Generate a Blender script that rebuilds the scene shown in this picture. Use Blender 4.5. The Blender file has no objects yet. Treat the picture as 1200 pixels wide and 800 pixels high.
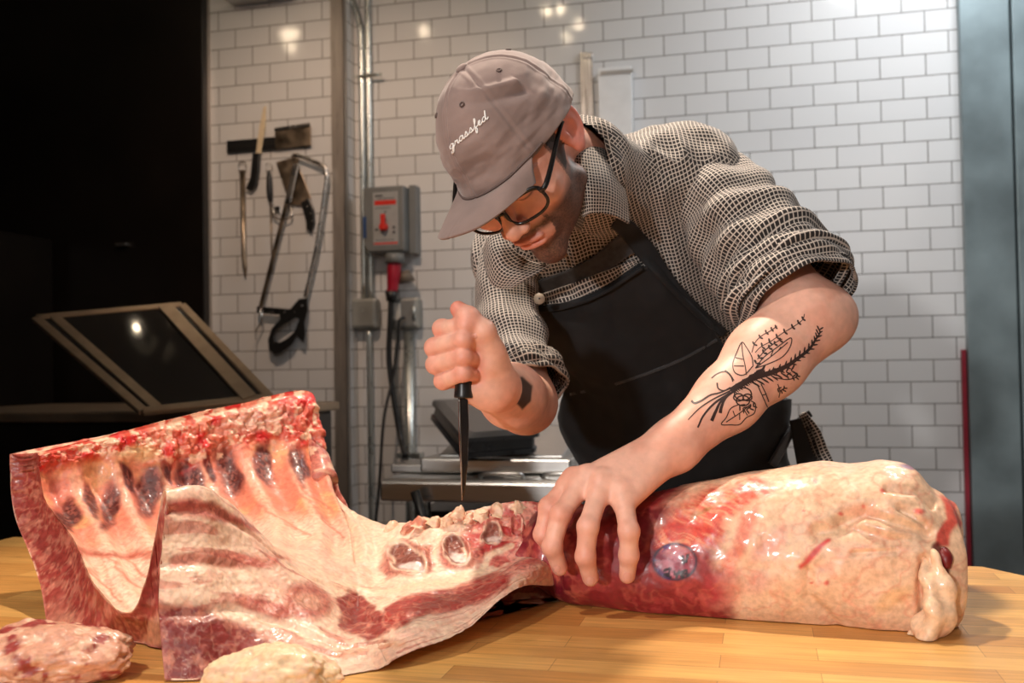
import bpy, math, random
import numpy as np
from mathutils import Vector, Matrix
from mathutils.bvhtree import BVHTree

# ------------------------------------------------------------------ camera, light, exposure
FOC = 1167.0                                   # focal length in pixels of the 1200 px wide frame
YAW, PITCH, ROLL = math.radians(14.0), math.radians(1.45), math.radians(0.9)
CAM = np.array([0.0, 0.0, 1.2])
_f = np.array([-math.sin(YAW)*math.cos(PITCH), math.cos(YAW)*math.cos(PITCH), math.sin(PITCH)])
_r = np.array([math.cos(YAW), math.sin(YAW), 0.0])
_u = np.cross(_r, _f)
RT = _r*math.cos(ROLL) - _u*math.sin(ROLL)
UP = _u*math.cos(ROLL) + _r*math.sin(ROLL)
FW = _f
def P(px, py, d):
    return CAM + d*FW + (px-600.)/FOC*d*RT + (400.-py)/FOC*d*UP
def PXY(pts):
    q = np.asarray(pts) - CAM
    d = q@FW
    return 600+FOC*(q@RT)/d, 400-FOC*(q@UP)/d, d
def CV(v):                                      # camera-axes vector (right, depth, up) -> world
    return v[0]*RT + v[1]*FW + v[2]*UP
scn = bpy.context.scene
COL = scn.collection
cd = bpy.data.cameras.new('camera'); cam = bpy.data.objects.new('camera', cd); COL.objects.link(cam)
cd.sensor_width = 36.0; cd.lens = FOC/1200*36; cd.clip_start = 0.02
cd.dof.use_dof = True; cd.dof.focus_distance = 1.2; cd.dof.aperture_fstop = 6.3
cam.matrix_world = Matrix(((RT[0], UP[0], -FW[0], CAM[0]), (RT[1], UP[1], -FW[1], CAM[1]), (RT[2], UP[2], -FW[2], CAM[2]), (0, 0, 0, 1)))
scn.camera = cam
scn.view_settings.view_transform = 'Standard'; scn.view_settings.look = 'None'
scn.view_settings.gamma = 1; scn.view_settings.use_curve_mapping = False
scn.view_settings.exposure = 0.06
w = bpy.data.worlds.new('room_ambient'); scn.world = w; w.use_nodes = True
w.node_tree.nodes['Background'].inputs[0].default_value = (1.0, 0.93, 0.88, 1)
w.node_tree.nodes['Background'].inputs[1].default_value = 0.10
def lamp(name, kind, loc, target, power, color, size=0.1, spot=60, blend=0.5):
    l = bpy.data.lights.new(name, kind); o = bpy.data.objects.new(name, l); COL.objects.link(o)
    l.energy = power; l.color = color
    if kind == 'AREA': l.size = size
    else: l.shadow_soft_size = size
    if kind == 'SPOT': l.spot_size = math.radians(spot); l.spot_blend = blend
    o.location = loc
    dv = Vector(target)-Vector(loc); o.rotation_euler = dv.to_track_quat('-Z', 'Y').to_euler()
    return o
KEY_P = (-0.42, 1.74, 2.85)
lamp('key_spot', 'SPOT', KEY_P, (0.0, 1.1, 0.9), 150, (1.0, 0.84, 0.68), 0.045, 85, 0.5)
lamp('front_spot', 'SPOT', (-1.16, -3.0, 1.75), (0.75, 2.4, 1.15), 315, (1.0, 0.97, 0.95), 0.10, 46, 0.7)
lamp('left_spot', 'SPOT', (-1.0, 0.05, 2.7), (0.1, 1.4, 1.0), 72, (1.0, 0.86, 0.74), 0.05, 80, 0.5)
lamp('back_spot', 'SPOT', (0.75, 2.2, 2.75), (0.3, 1.3, 1.2), 30, (1.0, 0.9, 0.82), 0.05, 80, 0.5)
lamp('wall_wash', 'AREA', (0.7, 3.15, 2.97), (0.7, 3.78, 1.2), 27, (0.92, 0.96, 1.0), 0.7)
lamp('wall_spot', 'SPOT', (-1.3, 2.2, 2.8), (-1.6, 3.7, 1.4), 48, (1.0, 0.70, 0.50), 0.05, 90, 0.8)
lamp('ceiling_bounce', 'AREA', (0.2, -1.2, 2.9), (0.2, 1.5, 1.0), 26, (1.0, 0.95, 0.9), 2.2)

# ------------------------------------------------------------------ helpers
rng = np.random.RandomState(7); random.seed(7)
def tag(o, label=None, cat=None, group=None, kind=None):
    if label: o['label'] = label
    if cat: o['category'] = cat
    if group: o['group'] = group
    if kind: o['kind'] = kind
    return o
def empty(name, loc, label, cat, group=None):
    o = bpy.data.objects.new(name, None); COL.objects.link(o); o.location = tuple(loc); o.empty_display_size = .05
    return tag(o, label, cat, group)
def WM(o):
    m = Matrix.LocRotScale(o.location, o.rotation_euler, o.scale)
    return m if o.parent is None else WM(o.parent) @ o.matrix_parent_inverse @ m
def link(name, me, mat=None, parent=None, smooth=True):
    o = bpy.data.objects.new(name, me); COL.objects.link(o)
    if mat is not None: me.materials.append(mat)
    if smooth:
        me.polygons.foreach_set('use_smooth', [True]*len(me.polygons))
    if parent is not None:
        o.parent = parent; o.matrix_parent_inverse = WM(parent).inverted()
    return o
def mesh(name, V, F, mat=None, parent=None, smooth=True, col=None, uv=None, center=False):
    """V (n,3) world points; F list/array of faces."""
    V = np.asarray(V, float)
    me = bpy.data.meshes.new(name)
    off = np.zeros(3)
    if center: off = np.array([V[:, 0].mean(), V[:, 1].mean(), V[:, 2].min()])
    Vl = V-off
    if isinstance(F, np.ndarray) and F.ndim == 2:
        n, k = F.shape
        me.vertices.add(len(Vl)); me.vertices.foreach_set('co', Vl.astype(np.float32).ravel())
        me.loops.add(n*k); me.loops.foreach_set('vertex_index', F.astype(np.int32).ravel())
        me.polygons.add(n); me.polygons.foreach_set('loop_start', np.arange(0, n*k, k, dtype=np.int32))
        me.polygons.foreach_set('loop_total', np.full(n, k, dtype=np.int32))
        me.update(calc_edges=True); me.validate()
    else:
        me.from_pydata([tuple(v) for v in Vl], [], [tuple(int(i) for i in f) for f in F])
    if col is not None:
        a = me.color_attributes.new('Col', 'FLOAT_COLOR', 'POINT')
        c = np.ones((len(V), 4), np.float32); c[:, :3] = col
        a.data.foreach_set('color', c.ravel())
    if uv is not None:
        l = me.uv_layers.new(name='UVMap')
        li = np.zeros(len(me.loops), np.int32); me.loops.foreach_get('vertex_index', li)
        l.data.foreach_set('uv', np.asarray(uv, np.float32)[li].ravel())
    o = link(name, me, mat, parent, smooth)
    if center: o.location = tuple(off)
    return o

# --- noise
_perm = rng.permutation(512)
_gr = rng.rand(512)*2-1
def vnoise(p, s, seed=0):
    q = np.asarray(p)*s+seed*17.31; i = np.floor(q).astype(int); f = q-i; f = f*f*(3-2*f)
    def h(a, b, c):
        return _gr[(_perm[(_perm[(_perm[a & 255]+b) & 255]+c) & 255]) & 511]
    x, y, z = i[:, 0], i[:, 1], i[:, 2]
    r = 0
    for dx in (0, 1):
        wx = f[:, 0] if dx else 1-f[:, 0]
        for dy in (0, 1):
            wy = f[:, 1] if dy else 1-f[:, 1]
            for dz in (0, 1):
                wz = f[:, 2] if dz else 1-f[:, 2]
                r = r+wx*wy*wz*h(x+dx, y+dy, z+dz)
    return r
def fbm(p, s, o=4, seed=0, g=0.5):
    r = 0; a = 1.0; t = 0
    for k in range(o):
        r = r+a*vnoise(p, s*2**k, seed+k); t += a; a *= g
    return r/t
def sstep(a, b, x):
    t = np.clip((x-a)/(b-a), 0, 1); return t*t*(3-2*t)

# --- signed distance modelling
def smin(a, b, k):
    h = np.clip(.5+.5*(b-a)/k, 0, 1); return b*(1-h)+a*h-k*h*(1-h)
class Cone:
    def __init__(s, a, b, ra, rb): s.a = np.array(a, float); s.b = np.array(b, float); s.ra = ra; s.rb = rb
    def __call__(s, p):
        ba = s.b-s.a; l2 = ba@ba+1e-12; t = np.clip((p-s.a)@ba/l2, 0, 1)
        q = p-s.a-t[:, None]*ba
        return np.sqrt((q*q).sum(1))-(s.ra+(s.rb-s.ra)*t)
class Ell:
    def __init__(s, c, r, R=None): s.c = np.array(c, float); s.r = np.array(r, float); s.R = R
    def __call__(s, p):
        q = p-s.c
        if s.R is not None: q = q@s.R            # columns of R are the axes
        k0 = np.sqrt(((q/s.r)**2).sum(1)); k1 = np.sqrt(((q/s.r**2)**2).sum(1))+1e-9
        return k0*(k0-1)/k1
class Tor:
    def __init__(s, c, R, r1, r2, t): s.c = np.array(c, float); s.R = R; s.r1 = r1; s.r2 = r2; s.t = t
    def __call__(s, p):                           # elliptical ring in the plane of axes 0,1
        q = (p-s.c)@s.R
        m = np.sqrt((q[:, 0]/s.r1)**2+(q[:, 1]/s.r2)**2)+1e-9
        rr = (m-1)*np.sqrt(q[:, 0]**2+q[:, 1]**2)/m
        return np.sqrt(rr**2+q[:, 2]**2)-s.t
class Grp:
    def __init__(s, items): s.items = items        # (prim, k, op)
    def __call__(s, p):
        d = None
        for it in s.items:
            f, k = it[0], it[1]; op = it[2] if len(it) > 2 else 'u'
            v = f(p)
            if d is None: d = v
            elif op == 'u': d = smin(d, v, k)
            else: d = -smin(-d, v, k)              # carve
        return d
def sdf_mesh(items, lo, hi, h, disp=None, blk=20):
    lo = np.array(lo); hi = np.array(hi); n = np.ceil((hi-lo)/h).astype(int)+1
    D = np.full(n, 1.0, np.float32)
    for i in range(0, n[0], blk):
        for j in range(0, n[1], blk):
            for k in range(0, n[2], blk):
                e = np.minimum([i+blk, j+blk, k+blk], n)
                m = np.array([e[0]-i, e[1]-j, e[2]-k])
                c = lo+h*(np.array([i, j, k])+(m-1)/2.); hd = h*np.linalg.norm(m)/2
                cc = c[None]
                vals = [it[0](cc)[0] for it in items]
                act = [(it, v) for it, v in zip(items, vals) if v < hd*1.35+it[1]+.004]
                un = [v for it, v in zip(items, vals) if (it[2] if len(it) > 2 else 'u') == 'u']
                if min(un) > hd*1.5+.012: continue
                if min(un) < -hd*1.8-.01 and not any(len(it) > 2 for it, v in act):
                    D[i:e[0], j:e[1], k:e[2]] = -1; continue
                g = np.stack(np.meshgrid(lo[0]+h*np.arange(i, e[0]), lo[1]+h*np.arange(j, e[1]), lo[2]+h*np.arange(k, e[2]), indexing='ij'), -1).reshape(-1, 3)
                d = None
                for it, v in act:
                    op = it[2] if len(it) > 2 else 'u'
                    if d is None and op != 'u': continue
                    x = it[0](g)
                    if d is None: d = x
                    elif op == 'u': d = smin(d, x, it[1])
                    else: d = -smin(-d, x, it[1])
                if d is None: continue
                if disp is not None: d = d+disp(g)
                D[i:e[0], j:e[1], k:e[2]] = d.reshape(m)
    return nets(D, lo, h)
def nets(D, lo, h):
    S = D < 0
    nx, ny, nz = D.shape
    cs = [(a, b, c) for a in (0, 1) for b in (0, 1) for c in (0, 1)]
    def sl(A, o): return A[o[0]:nx-1+o[0], o[1]:ny-1+o[1], o[2]:nz-1+o[2]]
    an = np.zeros((nx-1, ny-1, nz-1), bool); al = np.ones_like(an)
    for o in cs: an |= sl(S, o); al &= sl(S, o)
    idx = np.argwhere(an & ~al)
    vals = {o: D[idx[:, 0]+o[0], idx[:, 1]+o[1], idx[:, 2]+o[2]] for o in cs}
    acc = np.zeros((len(idx), 3)); cnt = np.zeros(len(idx))
    for o in cs:
        for ax in range(3):
            if o[ax]: continue
            o2 = list(o); o2[ax] = 1; o2 = tuple(o2)
            a, b = vals[o], vals[o2]; m = (a < 0) != (b < 0)
            t = np.where(m, a/np.where(m, a-b, 1), 0)
            q = np.tile(np.array(o, float), (len(idx), 1)); q[:, ax] = t
            acc[m] += q[m]; cnt[m] += 1
    V = lo+h*(idx+acc/cnt[:, None])
    im = np.full((nx-1, ny-1, nz-1), -1, np.int32); im[idx[:, 0], idx[:, 1], idx[:, 2]] = np.arange(len(idx))
    Fs = []
    for ax in range(3):
        A = [slice(None)]*3; B = [slice(None)]*3; A[ax] = slice(0, -1); B[ax] = slice(1, None)
        s0 = S[tuple(A)]; s1 = S[tuple(B)]
        e = np.argwhere(s0 != s1); fl = s0[e[:, 0], e[:, 1], e[:, 2]]
        o1, o2 = [(1, 2), (2, 0), (0, 1)][ax]
        ok = (e[:, o1] > 0) & (e[:, o2] > 0) & (e[:, o1] < D.shape[o1]-1) & (e[:, o2] < D.shape[o2]-1)
        e = e[ok]; fl = fl[ok]
        def g(d1, d2):
            q = e.copy(); q[:, o1] -= d1; q[:, o2] -= d2
            return im[q[:, 0], q[:, 1], q[:, 2]]
        f = np.stack([g(1, 1), g(0, 1), g(0, 0), g(1, 0)], 1)
        f[~fl] = f[~fl][:, ::-1]
        Fs.append(f)
    F = np.concatenate(Fs); F = F[(F >= 0).all(1)]
    return V, F

# --- grids, tubes, boxes
def gridF(nu, nv, wrapu=False, base=0):
    iu = np.arange(nu if wrapu else nu-1); iv = np.arange(nv-1)
    a, b = np.meshgrid(iu, iv, indexing='ij'); a = a.ravel(); b = b.ravel(); a2 = (a+1) % nu
    return base+np.stack([a*nv+b, a2*nv+b, a2*nv+b+1, a*nv+b+1], 1)
def catmull(Pts, t):
    """Pts (n,k), t in [0,n-1] -> interpolated."""
    Pts = np.asarray(Pts, float); n = len(Pts); i = np.clip(np.floor(t).astype(int), 0, n-2); f = (t-i)[:, None]
    E = np.vstack([2*Pts[0]-Pts[1], Pts, 2*Pts[-1]-Pts[-2]])
    p0, p1, p2, p3 = E[i], E[i+1], E[i+2], E[i+3]
    return .5*((2*p1)+(-p0+p2)*f+(2*p0-5*p1+4*p2-p3)*f**2+(-p0+3*p1-3*p2+p3)*f**3)
def path(pts, n): return catmull(pts, np.linspace(0, len(pts)-1, n))
def nrm(v): v = np.asarray(v, float); return v/(np.linalg.norm(v, axis=-1, keepdims=True)+1e-12)
def frames(C, ref=(0, 0, 1)):
    T = nrm(np.gradient(C, axis=0)); A = np.cross(T, np.array(ref, float)); bad = np.linalg.norm(A, axis=1) < 1e-3
    A[bad] = np.cross(T[bad], [1, 0, 0]); 
    A = nrm(A); 
    for i in range(1, len(A)):
        A[i] = nrm(A[i-1]-T[i]*(A[i-1]@T[i]))
    return T, A, np.cross(T, A)
def tubeV(pts, rad, nseg=12, n=None, disp=None, ref=(0, 0, 1), caps=True, smoothpath=True):
    pts = np.array(pts, float); rad = np.array(rad, float)*np.ones(len(pts))
    if smoothpath and n: 
        C = path(pts, n); R = path(rad[:, None], n)[:, 0]
    else: C = pts; R = rad
    T, A, B = frames(C, ref); n = len(C)
    th = np.linspace(0, 2*np.pi, nseg, endpoint=False)
    s = np.concatenate([[0], np.cumsum(np.linalg.norm(np.diff(C, axis=0), axis=1))])
    TH, SI = np.meshgrid(th, np.arange(n), indexing='ij')
    RR = R[SI]
    if disp is not None: RR = RR+disp(TH, s[SI], SI/(n-1.))
    V = C[SI]+RR[..., None]*(np.cos(TH)[..., None]*A[SI]+np.sin(TH)[..., None]*B[SI])
    V = V.reshape(-1, 3); F = [tuple(f) for f in gridF(nseg, n, True)[:, ::-1]]
    uv = np.stack([(TH*R.mean()).ravel(), s[SI].ravel()], 1)
    if caps:
        F.append(tuple(k*n for k in range(nseg))); F.append(tuple(k*n+n-1 for k in range(nseg))[::-1])
    return V, F, uv
def tube(name, pts, rad, mat, parent=None, nseg=12, n=None, **kw):
    V, F, uv = tubeV(pts, rad, nseg, n, **kw)
    return mesh(name, V, F, mat, parent, uv=uv)
def merge(parts):
    Vs = []; Fs = []; o = 0
    for p in parts:
        V, F = p[0], p[1]; Vs.append(np.asarray(V)); Fs += [tuple(int(i)+o for i in f) for f in F]; o += len(V)
    return np.vstack(Vs), Fs
def boxV(c, sx, sy, sz, R=None):
    v = np.array([(x, y, z) for x in (-.5, .5) for y in (-.5, .5) for z in (-.5, .5)])*[sx, sy, sz]
    if R is not None: v = v@np.array(R).T
    return v+np.array(c), [(0, 1, 3, 2), (4, 6, 7, 5), (0, 4, 5, 1), (2, 3, 7, 6), (0, 2, 6, 4), (1, 5, 7, 3)]
def bevel(o, w=.002, seg=2, ang=40):
    m = o.modifiers.new('bevel', 'BEVEL'); m.width = w; m.segments = seg; m.limit_method = 'ANGLE'; m.angle_limit = math.radians(ang)
    return o
def box(name, c, sx, sy, sz, mat, parent=None, R=None, bv=.002, center=False):
    V, F = boxV(c, sx, sy, sz, R)
    o = mesh(name, V, F, mat, parent, smooth=False, center=center)
    if bv: bevel(o, bv)
    return o
def rotz(a): c, s = math.cos(a), math.sin(a); return np.array([[c, -s, 0], [s, c, 0], [0, 0, 1]])
def prismV(poly, origin, ax, ay, az, t):
    """extrude a 2D outline (metres along ax, ay) by thickness t along az."""
    poly = np.array(poly, float); n = len(poly); o = np.array(origin, float)
    a = o+poly[:, :1]*ax+poly[:, 1:]*ay; b = a+t*np.array(az)
    F = [tuple(range(n)), tuple(range(2*n-1, n-1, -1))]+[(i, i+n, (i+1) % n+n, (i+1) % n) for i in range(n)]
    return np.vstack([a, b]), F
def bvh_of(V, F):
    return BVHTree.FromPolygons([tuple(v) for v in V], [tuple(int(i) for i in f) for f in F])

# --- materials
def mat(name, color, rough=.5, metal=0., **k):
    m = bpy.data.materials.new(name); m.use_nodes = True; nt = m.node_tree; b = nt.nodes['Principled BSDF']
    b.inputs['Base Color'].default_value = (*color, 1); b.inputs['Roughness'].default_value = rough; b.inputs['Metallic'].default_value = metal
    if 'spec' in k: b.inputs['Specular IOR Level'].default_value = k['spec']
    if 'coat' in k: b.inputs['Coat Weight'].default_value = k['coat']; b.inputs['Coat Roughness'].default_value = k.get('coatr', .1)
    if 'sss' in k:
        b.inputs['Subsurface Weight'].default_value = k['sss']; b.inputs['Subsurface Radius'].default_value = k.get('sssr', (1, .3, .15))
        b.inputs['Subsurface Scale'].default_value = k.get('sssc', .008)
    if 'sheen' in k: b.inputs['Sheen Weight'].default_value = k['sheen']
    n = nt.nodes; L = nt.links
    tc = n.new('ShaderNodeTexCoord')
    if k.get('vcol'):
        at = n.new('ShaderNodeAttribute'); at.attribute_name = 'Col'; src = at.outputs['Color']
    else:
        src = None
    if k.get('var', .12):
        nz = n.new('ShaderNodeTexNoise'); nz.inputs['Scale'].default_value = k.get('vs', 30); nz.inputs['Detail'].default_value = 5
        if k.get('stretch'):
            mp = n.new('ShaderNodeMapping'); mp.inputs['Scale'].default_value = k['stretch']; L.new(tc.outputs['Object'], mp.inputs[0]); L.new(mp.outputs[0], nz.inputs['Vector'])
        else: L.new(tc.outputs['Object'], nz.inputs['Vector'])
        mr = n.new('ShaderNodeMapRange'); v = k.get('var', .12); mr.inputs[1].default_value = .3; mr.inputs[2].default_value = .7
        mr.inputs[3].default_value = 1-v; mr.inputs[4].default_value = 1+v; L.new(nz.outputs[0], mr.inputs[0])
        mx = n.new('ShaderNodeVectorMath'); mx.operation = 'SCALE'
        if src is not None: L.new(src, mx.inputs[0])
        else: mx.inputs[0].default_value = color
        L.new(mr.outputs[0], mx.inputs['Scale']); L.new(mx.outputs[0], b.inputs['Base Color'])
        if k.get('rv'):
            m2 = n.new('ShaderNodeMapRange'); m2.inputs[3].default_value = max(rough-k['rv'], .02); m2.inputs[4].default_value = rough+k['rv']
            m2.inputs[1].default_value = .3; m2.inputs[2].default_value = .7
            L.new(nz.outputs[0], m2.inputs[0]); L.new(m2.outputs[0], b.inputs['Roughness'])
    elif src is not None: L.new(src, b.inputs['Base Color'])
    if k.get('bump'):
        nb = n.new('ShaderNodeTexNoise'); nb.inputs['Scale'].default_value = k.get('bs', 200); nb.inputs['Detail'].default_value = 4
        L.new(tc.outputs['Object'], nb.inputs['Vector'])
        bp = n.new('ShaderNodeBump'); bp.inputs['Strength'].default_value = k['bump']; bp.inputs['Distance'].default_value = k.get('bd', .001)
        L.new(nb.outputs[0], bp.inputs['Height']); L.new(bp.outputs[0], b.inputs['Normal'])
    return m
def emit(name, color, s):
    m = mat(name, color, .5, var=0); b = m.node_tree.nodes['Principled BSDF']
    b.inputs['Emission Color'].default_value = (*color, 1); b.inputs['Emission Strength'].default_value = s
    return m
def lin(r, g, b):
    f = lambda c: (c/255./12.92) if c/255. < .04045 else ((c/255.+.055)/1.055)**2.4
    return np.array([f(r), f(g), f(b)])
class Painter:
    """paints per-vertex albedo from masks given where the marks sit"""
    def __init__(s, V, base, warp=3.0, ws=40, seed=0):
        s.V = V; x, y, d = PXY(V)
        s.x = x+warp*fbm(V, ws, 3, seed+5)*2; s.y = y+warp*fbm(V, ws, 3, seed+9)*2
        s.c = np.tile(np.array(base, float), (len(V), 1)); s.lim = np.ones(len(V))
    def mix(s, m, col):
        m = (m*s.lim)[:, None]; s.c = s.c*(1-m)+np.array(col)*m
    def ell(s, cx, cy, rx, ry, col, ang=0, soft=.35, amt=1.):
        a = math.radians(ang); dx = s.x-cx; dy = s.y-cy
        q = np.sqrt(((dx*math.cos(a)+dy*math.sin(a))/rx)**2+((-dx*math.sin(a)+dy*math.cos(a))/ry)**2)
        m = amt*(1-sstep(1-soft, 1+soft, q)); s.mix(m, col); return m
    def stroke(s, pts, w, col, soft=1.5, amt=1.):
        best = np.full(len(s.x), 1e9); w = np.array(w, float)*np.ones(len(pts))
        for (a, b, wa, wb) in zip(pts[:-1], pts[1:], w[:-1], w[1:]):
            vx, vy = b[0]-a[0], b[1]-a[1]; l2 = vx*vx+vy*vy+1e-9
            t = np.clip(((s.x-a[0])*vx+(s.y-a[1])*vy)/l2, 0, 1)
            best = np.minimum(best, np.hypot(s.x-a[0]-t*vx, s.y-a[1]-t*vy)-(wa+(wb-wa)*t))
        m = amt*(1-sstep(-soft, soft, best)); s.mix(m, col); return m
    def poly(s, pts, col, soft=2., amt=1.):
        n = len(pts); ins = np.zeros(len(s.x), bool); best = np.full(len(s.x), 1e9)
        for i in range(n):
            a = pts[i]; b = pts[(i+1) % n]; vx, vy = b[0]-a[0], b[1]-a[1]
            t = np.clip(((s.x-a[0])*vx+(s.y-a[1])*vy)/(vx*vx+vy*vy+1e-9), 0, 1)
            best = np.minimum(best, np.hypot(s.x-a[0]-t*vx, s.y-a[1]-t*vy))
            cr = ((a[1] > s.y) != (b[1] > s.y)) & (s.x < (b[0]-a[0])*(s.y-a[1])/((b[1]-a[1]) if b[1] != a[1] else 1e-9)+a[0])
            ins ^= cr
        sd = np.where(ins, -best, best); m = amt*(1-sstep(-soft, soft, sd)); s.mix(m, col); return m
# ------------------------------------------------------------------ the room
WY = 3.78                                       # back wall plane
def tile_mat(name, c1, c2, ox=0., oz=0.):
    m = mat(name, (.6, .6, .6), .1, var=0, spec=.5); nt = m.node_tree; n = nt.nodes; L = nt.links; b = n['Principled BSDF']
    tc = n.new('ShaderNodeTexCoord'); sp = n.new('ShaderNodeSeparateXYZ'); L.new(tc.outputs['Object'], sp.inputs[0])
    ad = n.new('ShaderNodeMath'); ad.operation = 'ADD'; L.new(sp.outputs[0], ad.inputs[0]); L.new(sp.outputs[1], ad.inputs[1])
    a2 = n.new('ShaderNodeMath'); L.new(ad.outputs[0], a2.inputs[0]); a2.inputs[1].default_value = 10+ox
    a3 = n.new('ShaderNodeMath'); L.new(sp.outputs[2], a3.inputs[0]); a3.inputs[1].default_value = 3.+oz
    cb = n.new('ShaderNodeCombineXYZ'); L.new(a2.outputs[0], cb.inputs[0]); L.new(a3.outputs[0], cb.inputs[1])
    br = n.new('ShaderNodeTexBrick'); br.inputs['Scale'].default_value = 1
    br.inputs['Brick Width'].default_value = .154; br.inputs['Row Height'].default_value = .0778
    br.inputs['Mortar Size'].default_value = .0019; br.inputs['Mortar Smooth'].default_value = .25; br.inputs['Bias'].default_value = 0
    br.inputs['Color1'].default_value = (*c1, 1); br.inputs['Color2'].default_value = (*c2, 1); br.inputs['Mortar'].default_value = (.13, .115, .105, 1)
    L.new(cb.outputs[0], br.inputs['Vector']); L.new(br.outputs['Color'], b.inputs['Base Color'])
    mr = n.new('ShaderNodeMapRange'); L.new(br.outputs['Fac'], mr.inputs[0]); mr.inputs[3].default_value = .12; mr.inputs[4].default_value = .8
    L.new(mr.outputs[0], b.inputs['Roughness'])
    iv = n.new('ShaderNodeMath'); iv.operation = 'SUBTRACT'; iv.inputs[0].default_value = 1; L.new(br.outputs['Fac'], iv.inputs[1])
    nz = n.new('ShaderNodeTexNoise'); nz.inputs['Scale'].default_value = 9; L.new(tc.outputs['Object'], nz.inputs['Vector'])
    ma = n.new('ShaderNodeMath'); ma.operation = 'MULTIPLY_ADD'; L.new(nz.outputs[0], ma.inputs[0]); ma.inputs[1].default_value = .35; L.new(iv.outputs[0], ma.inputs[2])
    bp = n.new('ShaderNodeBump'); bp.inputs['Strength'].default_value = .5; bp.inputs['Distance'].default_value = .002
    L.new(ma.outputs[0], bp.inputs['Height']); L.new(bp.outputs[0], b.inputs['Normal'])
    return m
def WPT(px, py, Y):                             # point where the ray through a pixel meets the plane y = Y
    d = P(px, py, 1.)-CAM; return CAM+d*((Y-CAM[1])/d[1])
M_tile = tile_mat('white_subway_tile', (.73, .73, .725), (.69, .69, .69), .026, .077)
M_steel = mat('brushed_steel', (.55, .54, .52), .28, 1., var=.12, vs=6, stretch=(60, 60, 1.5), rv=.1)
M_guard = mat('corner_guard_steel', (.42, .38, .34), .36, .6, var=.15, vs=6, stretch=(60, 60, 1.5), rv=.1)
M_steelh = mat('brushed_steel_long', (.52, .51, .49), .30, 1., var=.04, vs=6, stretch=(1.5, 60, 60), rv=.03)
M_bluesteel = mat('blue_grey_steel', (.20, .255, .27), .42, .35, var=.22, vs=5, rv=.12, bump=.15, bs=9, bd=.004)
M_black = mat('black_enamel', (.006, .005, .005), .25, 0., var=.1)
M_plastic = mat('black_plastic', (.012, .012, .013), .38, var=.15, bump=.1)
M_dark = mat('dark_interior', (.008, .007, .006), .5, var=.1)
def struct(o): return tag(o, kind='structure')
def boxs(name, lo, hi, m, bv=0):
    lo = np.array(lo); hi = np.array(hi); s = hi-lo
    return struct(box(name, (lo+hi)/2, s[0], s[1], s[2], m, bv=bv))
XR = WPT(1130, 380, WY)[0]
boxs('wall_back', (-2.6, WY, 0), (2.6, WY+.1, 3.0), M_tile)
PYF = WY-.115
PXR, PXL = WPT(406, 400, PYF)[0], WPT(247, 250, PYF)[0]
boxs('wall_pier', (PXL, PYF, 0), (PXR, WY+.001, 3.0), M_tile)
boxs('trim_1', (PXR-.052, PYF-.003, 0), (PXR+.003, PYF+.0, 3.0), M_guard)
boxs('trim_2', (PXR, PYF-.003, 0), (PXR+.003, PYF+.03, 3.0), M_guard)
boxs('trim_3', (PXL-.05, PYF-.02, 0), (PXL+.004, PYF+.1, 3.0), M_guard)
M_floor = mat('quarry_tile_floor', (.12, .07, .055), .5, var=.25, vs=8)
boxs('floor', (-4.2, -4.2, -.06), (2.6, WY+.1, 0), M_floor)
M_paint = mat('white_paint', (.6, .58, .55), .7, var=.05)
boxs('ceiling', (-4.2, -4.2, 3.0), (2.6, WY+.1, 3.06), M_paint)
boxs('wall_left', (-4.26, -4.2, 0), (-4.2, WY+.1, 3.0), mat('dark_wall', (.02, .018, .016), .6))
boxs('wall_right', (2.6, -4.2, 0), (2.66, WY+.1, 3.0), M_paint)
boxs('wall_front', (-4.2, -4.26, 0), (2.6, -4.2, 3.0), mat('brown_wall', (.12, .09, .07), .7))
# steel column / cooler jamb at the right edge
t = empty('cooler_jamb', (XR+.2, WY-.04, 0), 'tall blue-grey steel door jamb panel at the right edge of the tiled wall', 'panel')
XS = WPT(1191, 300, WY-.05)[0]
V, F = boxV(((XR+XS)/2, WY-.027, 1.495), XS-XR-.003, .05, 2.98); o = mesh('steel_panel', V, F, M_bluesteel, t, smooth=False); bevel(o, .003)
V, F = boxV((XS+.40, WY-.031, 1.495), .79, .058, 2.98); o = mesh('door_leaf', V, F, M_bluesteel, t, smooth=False); bevel(o, .004)
box('red_seal', (XR-.008, WY-.012, .62), .014, .022, 1.23, mat('red_rubber', (.30, .012, .03), .5), t, bv=0)
# ceiling lamp cans: the lamps that light the scene hang here
def spot_can(loc, k):
    c = np.array(loc); e = empty('track_lamp', c, ['black track lamp above the butcher', 'black track lamp over the front left of the table', 'black track lamp behind the butcher', 'black track lamp facing the wall of tools'][k], 'lamp')
    V, F, uv = tubeV([c+[0, 0, .22], c+[0, 0, .05]], [.06, .06], 20, caps=False); mesh('shade', V, F, M_black, e)
    tube('stem', [c+[0, 0, .2], (c[0], c[1], 3.0)], .01, M_black, e, 8)
for k, q in enumerate([KEY_P, (-1.0, .05, 2.7), (.75, 2.2, 2.75), (-1.3, 2.2, 2.8)]): spot_can(q, k)

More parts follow.
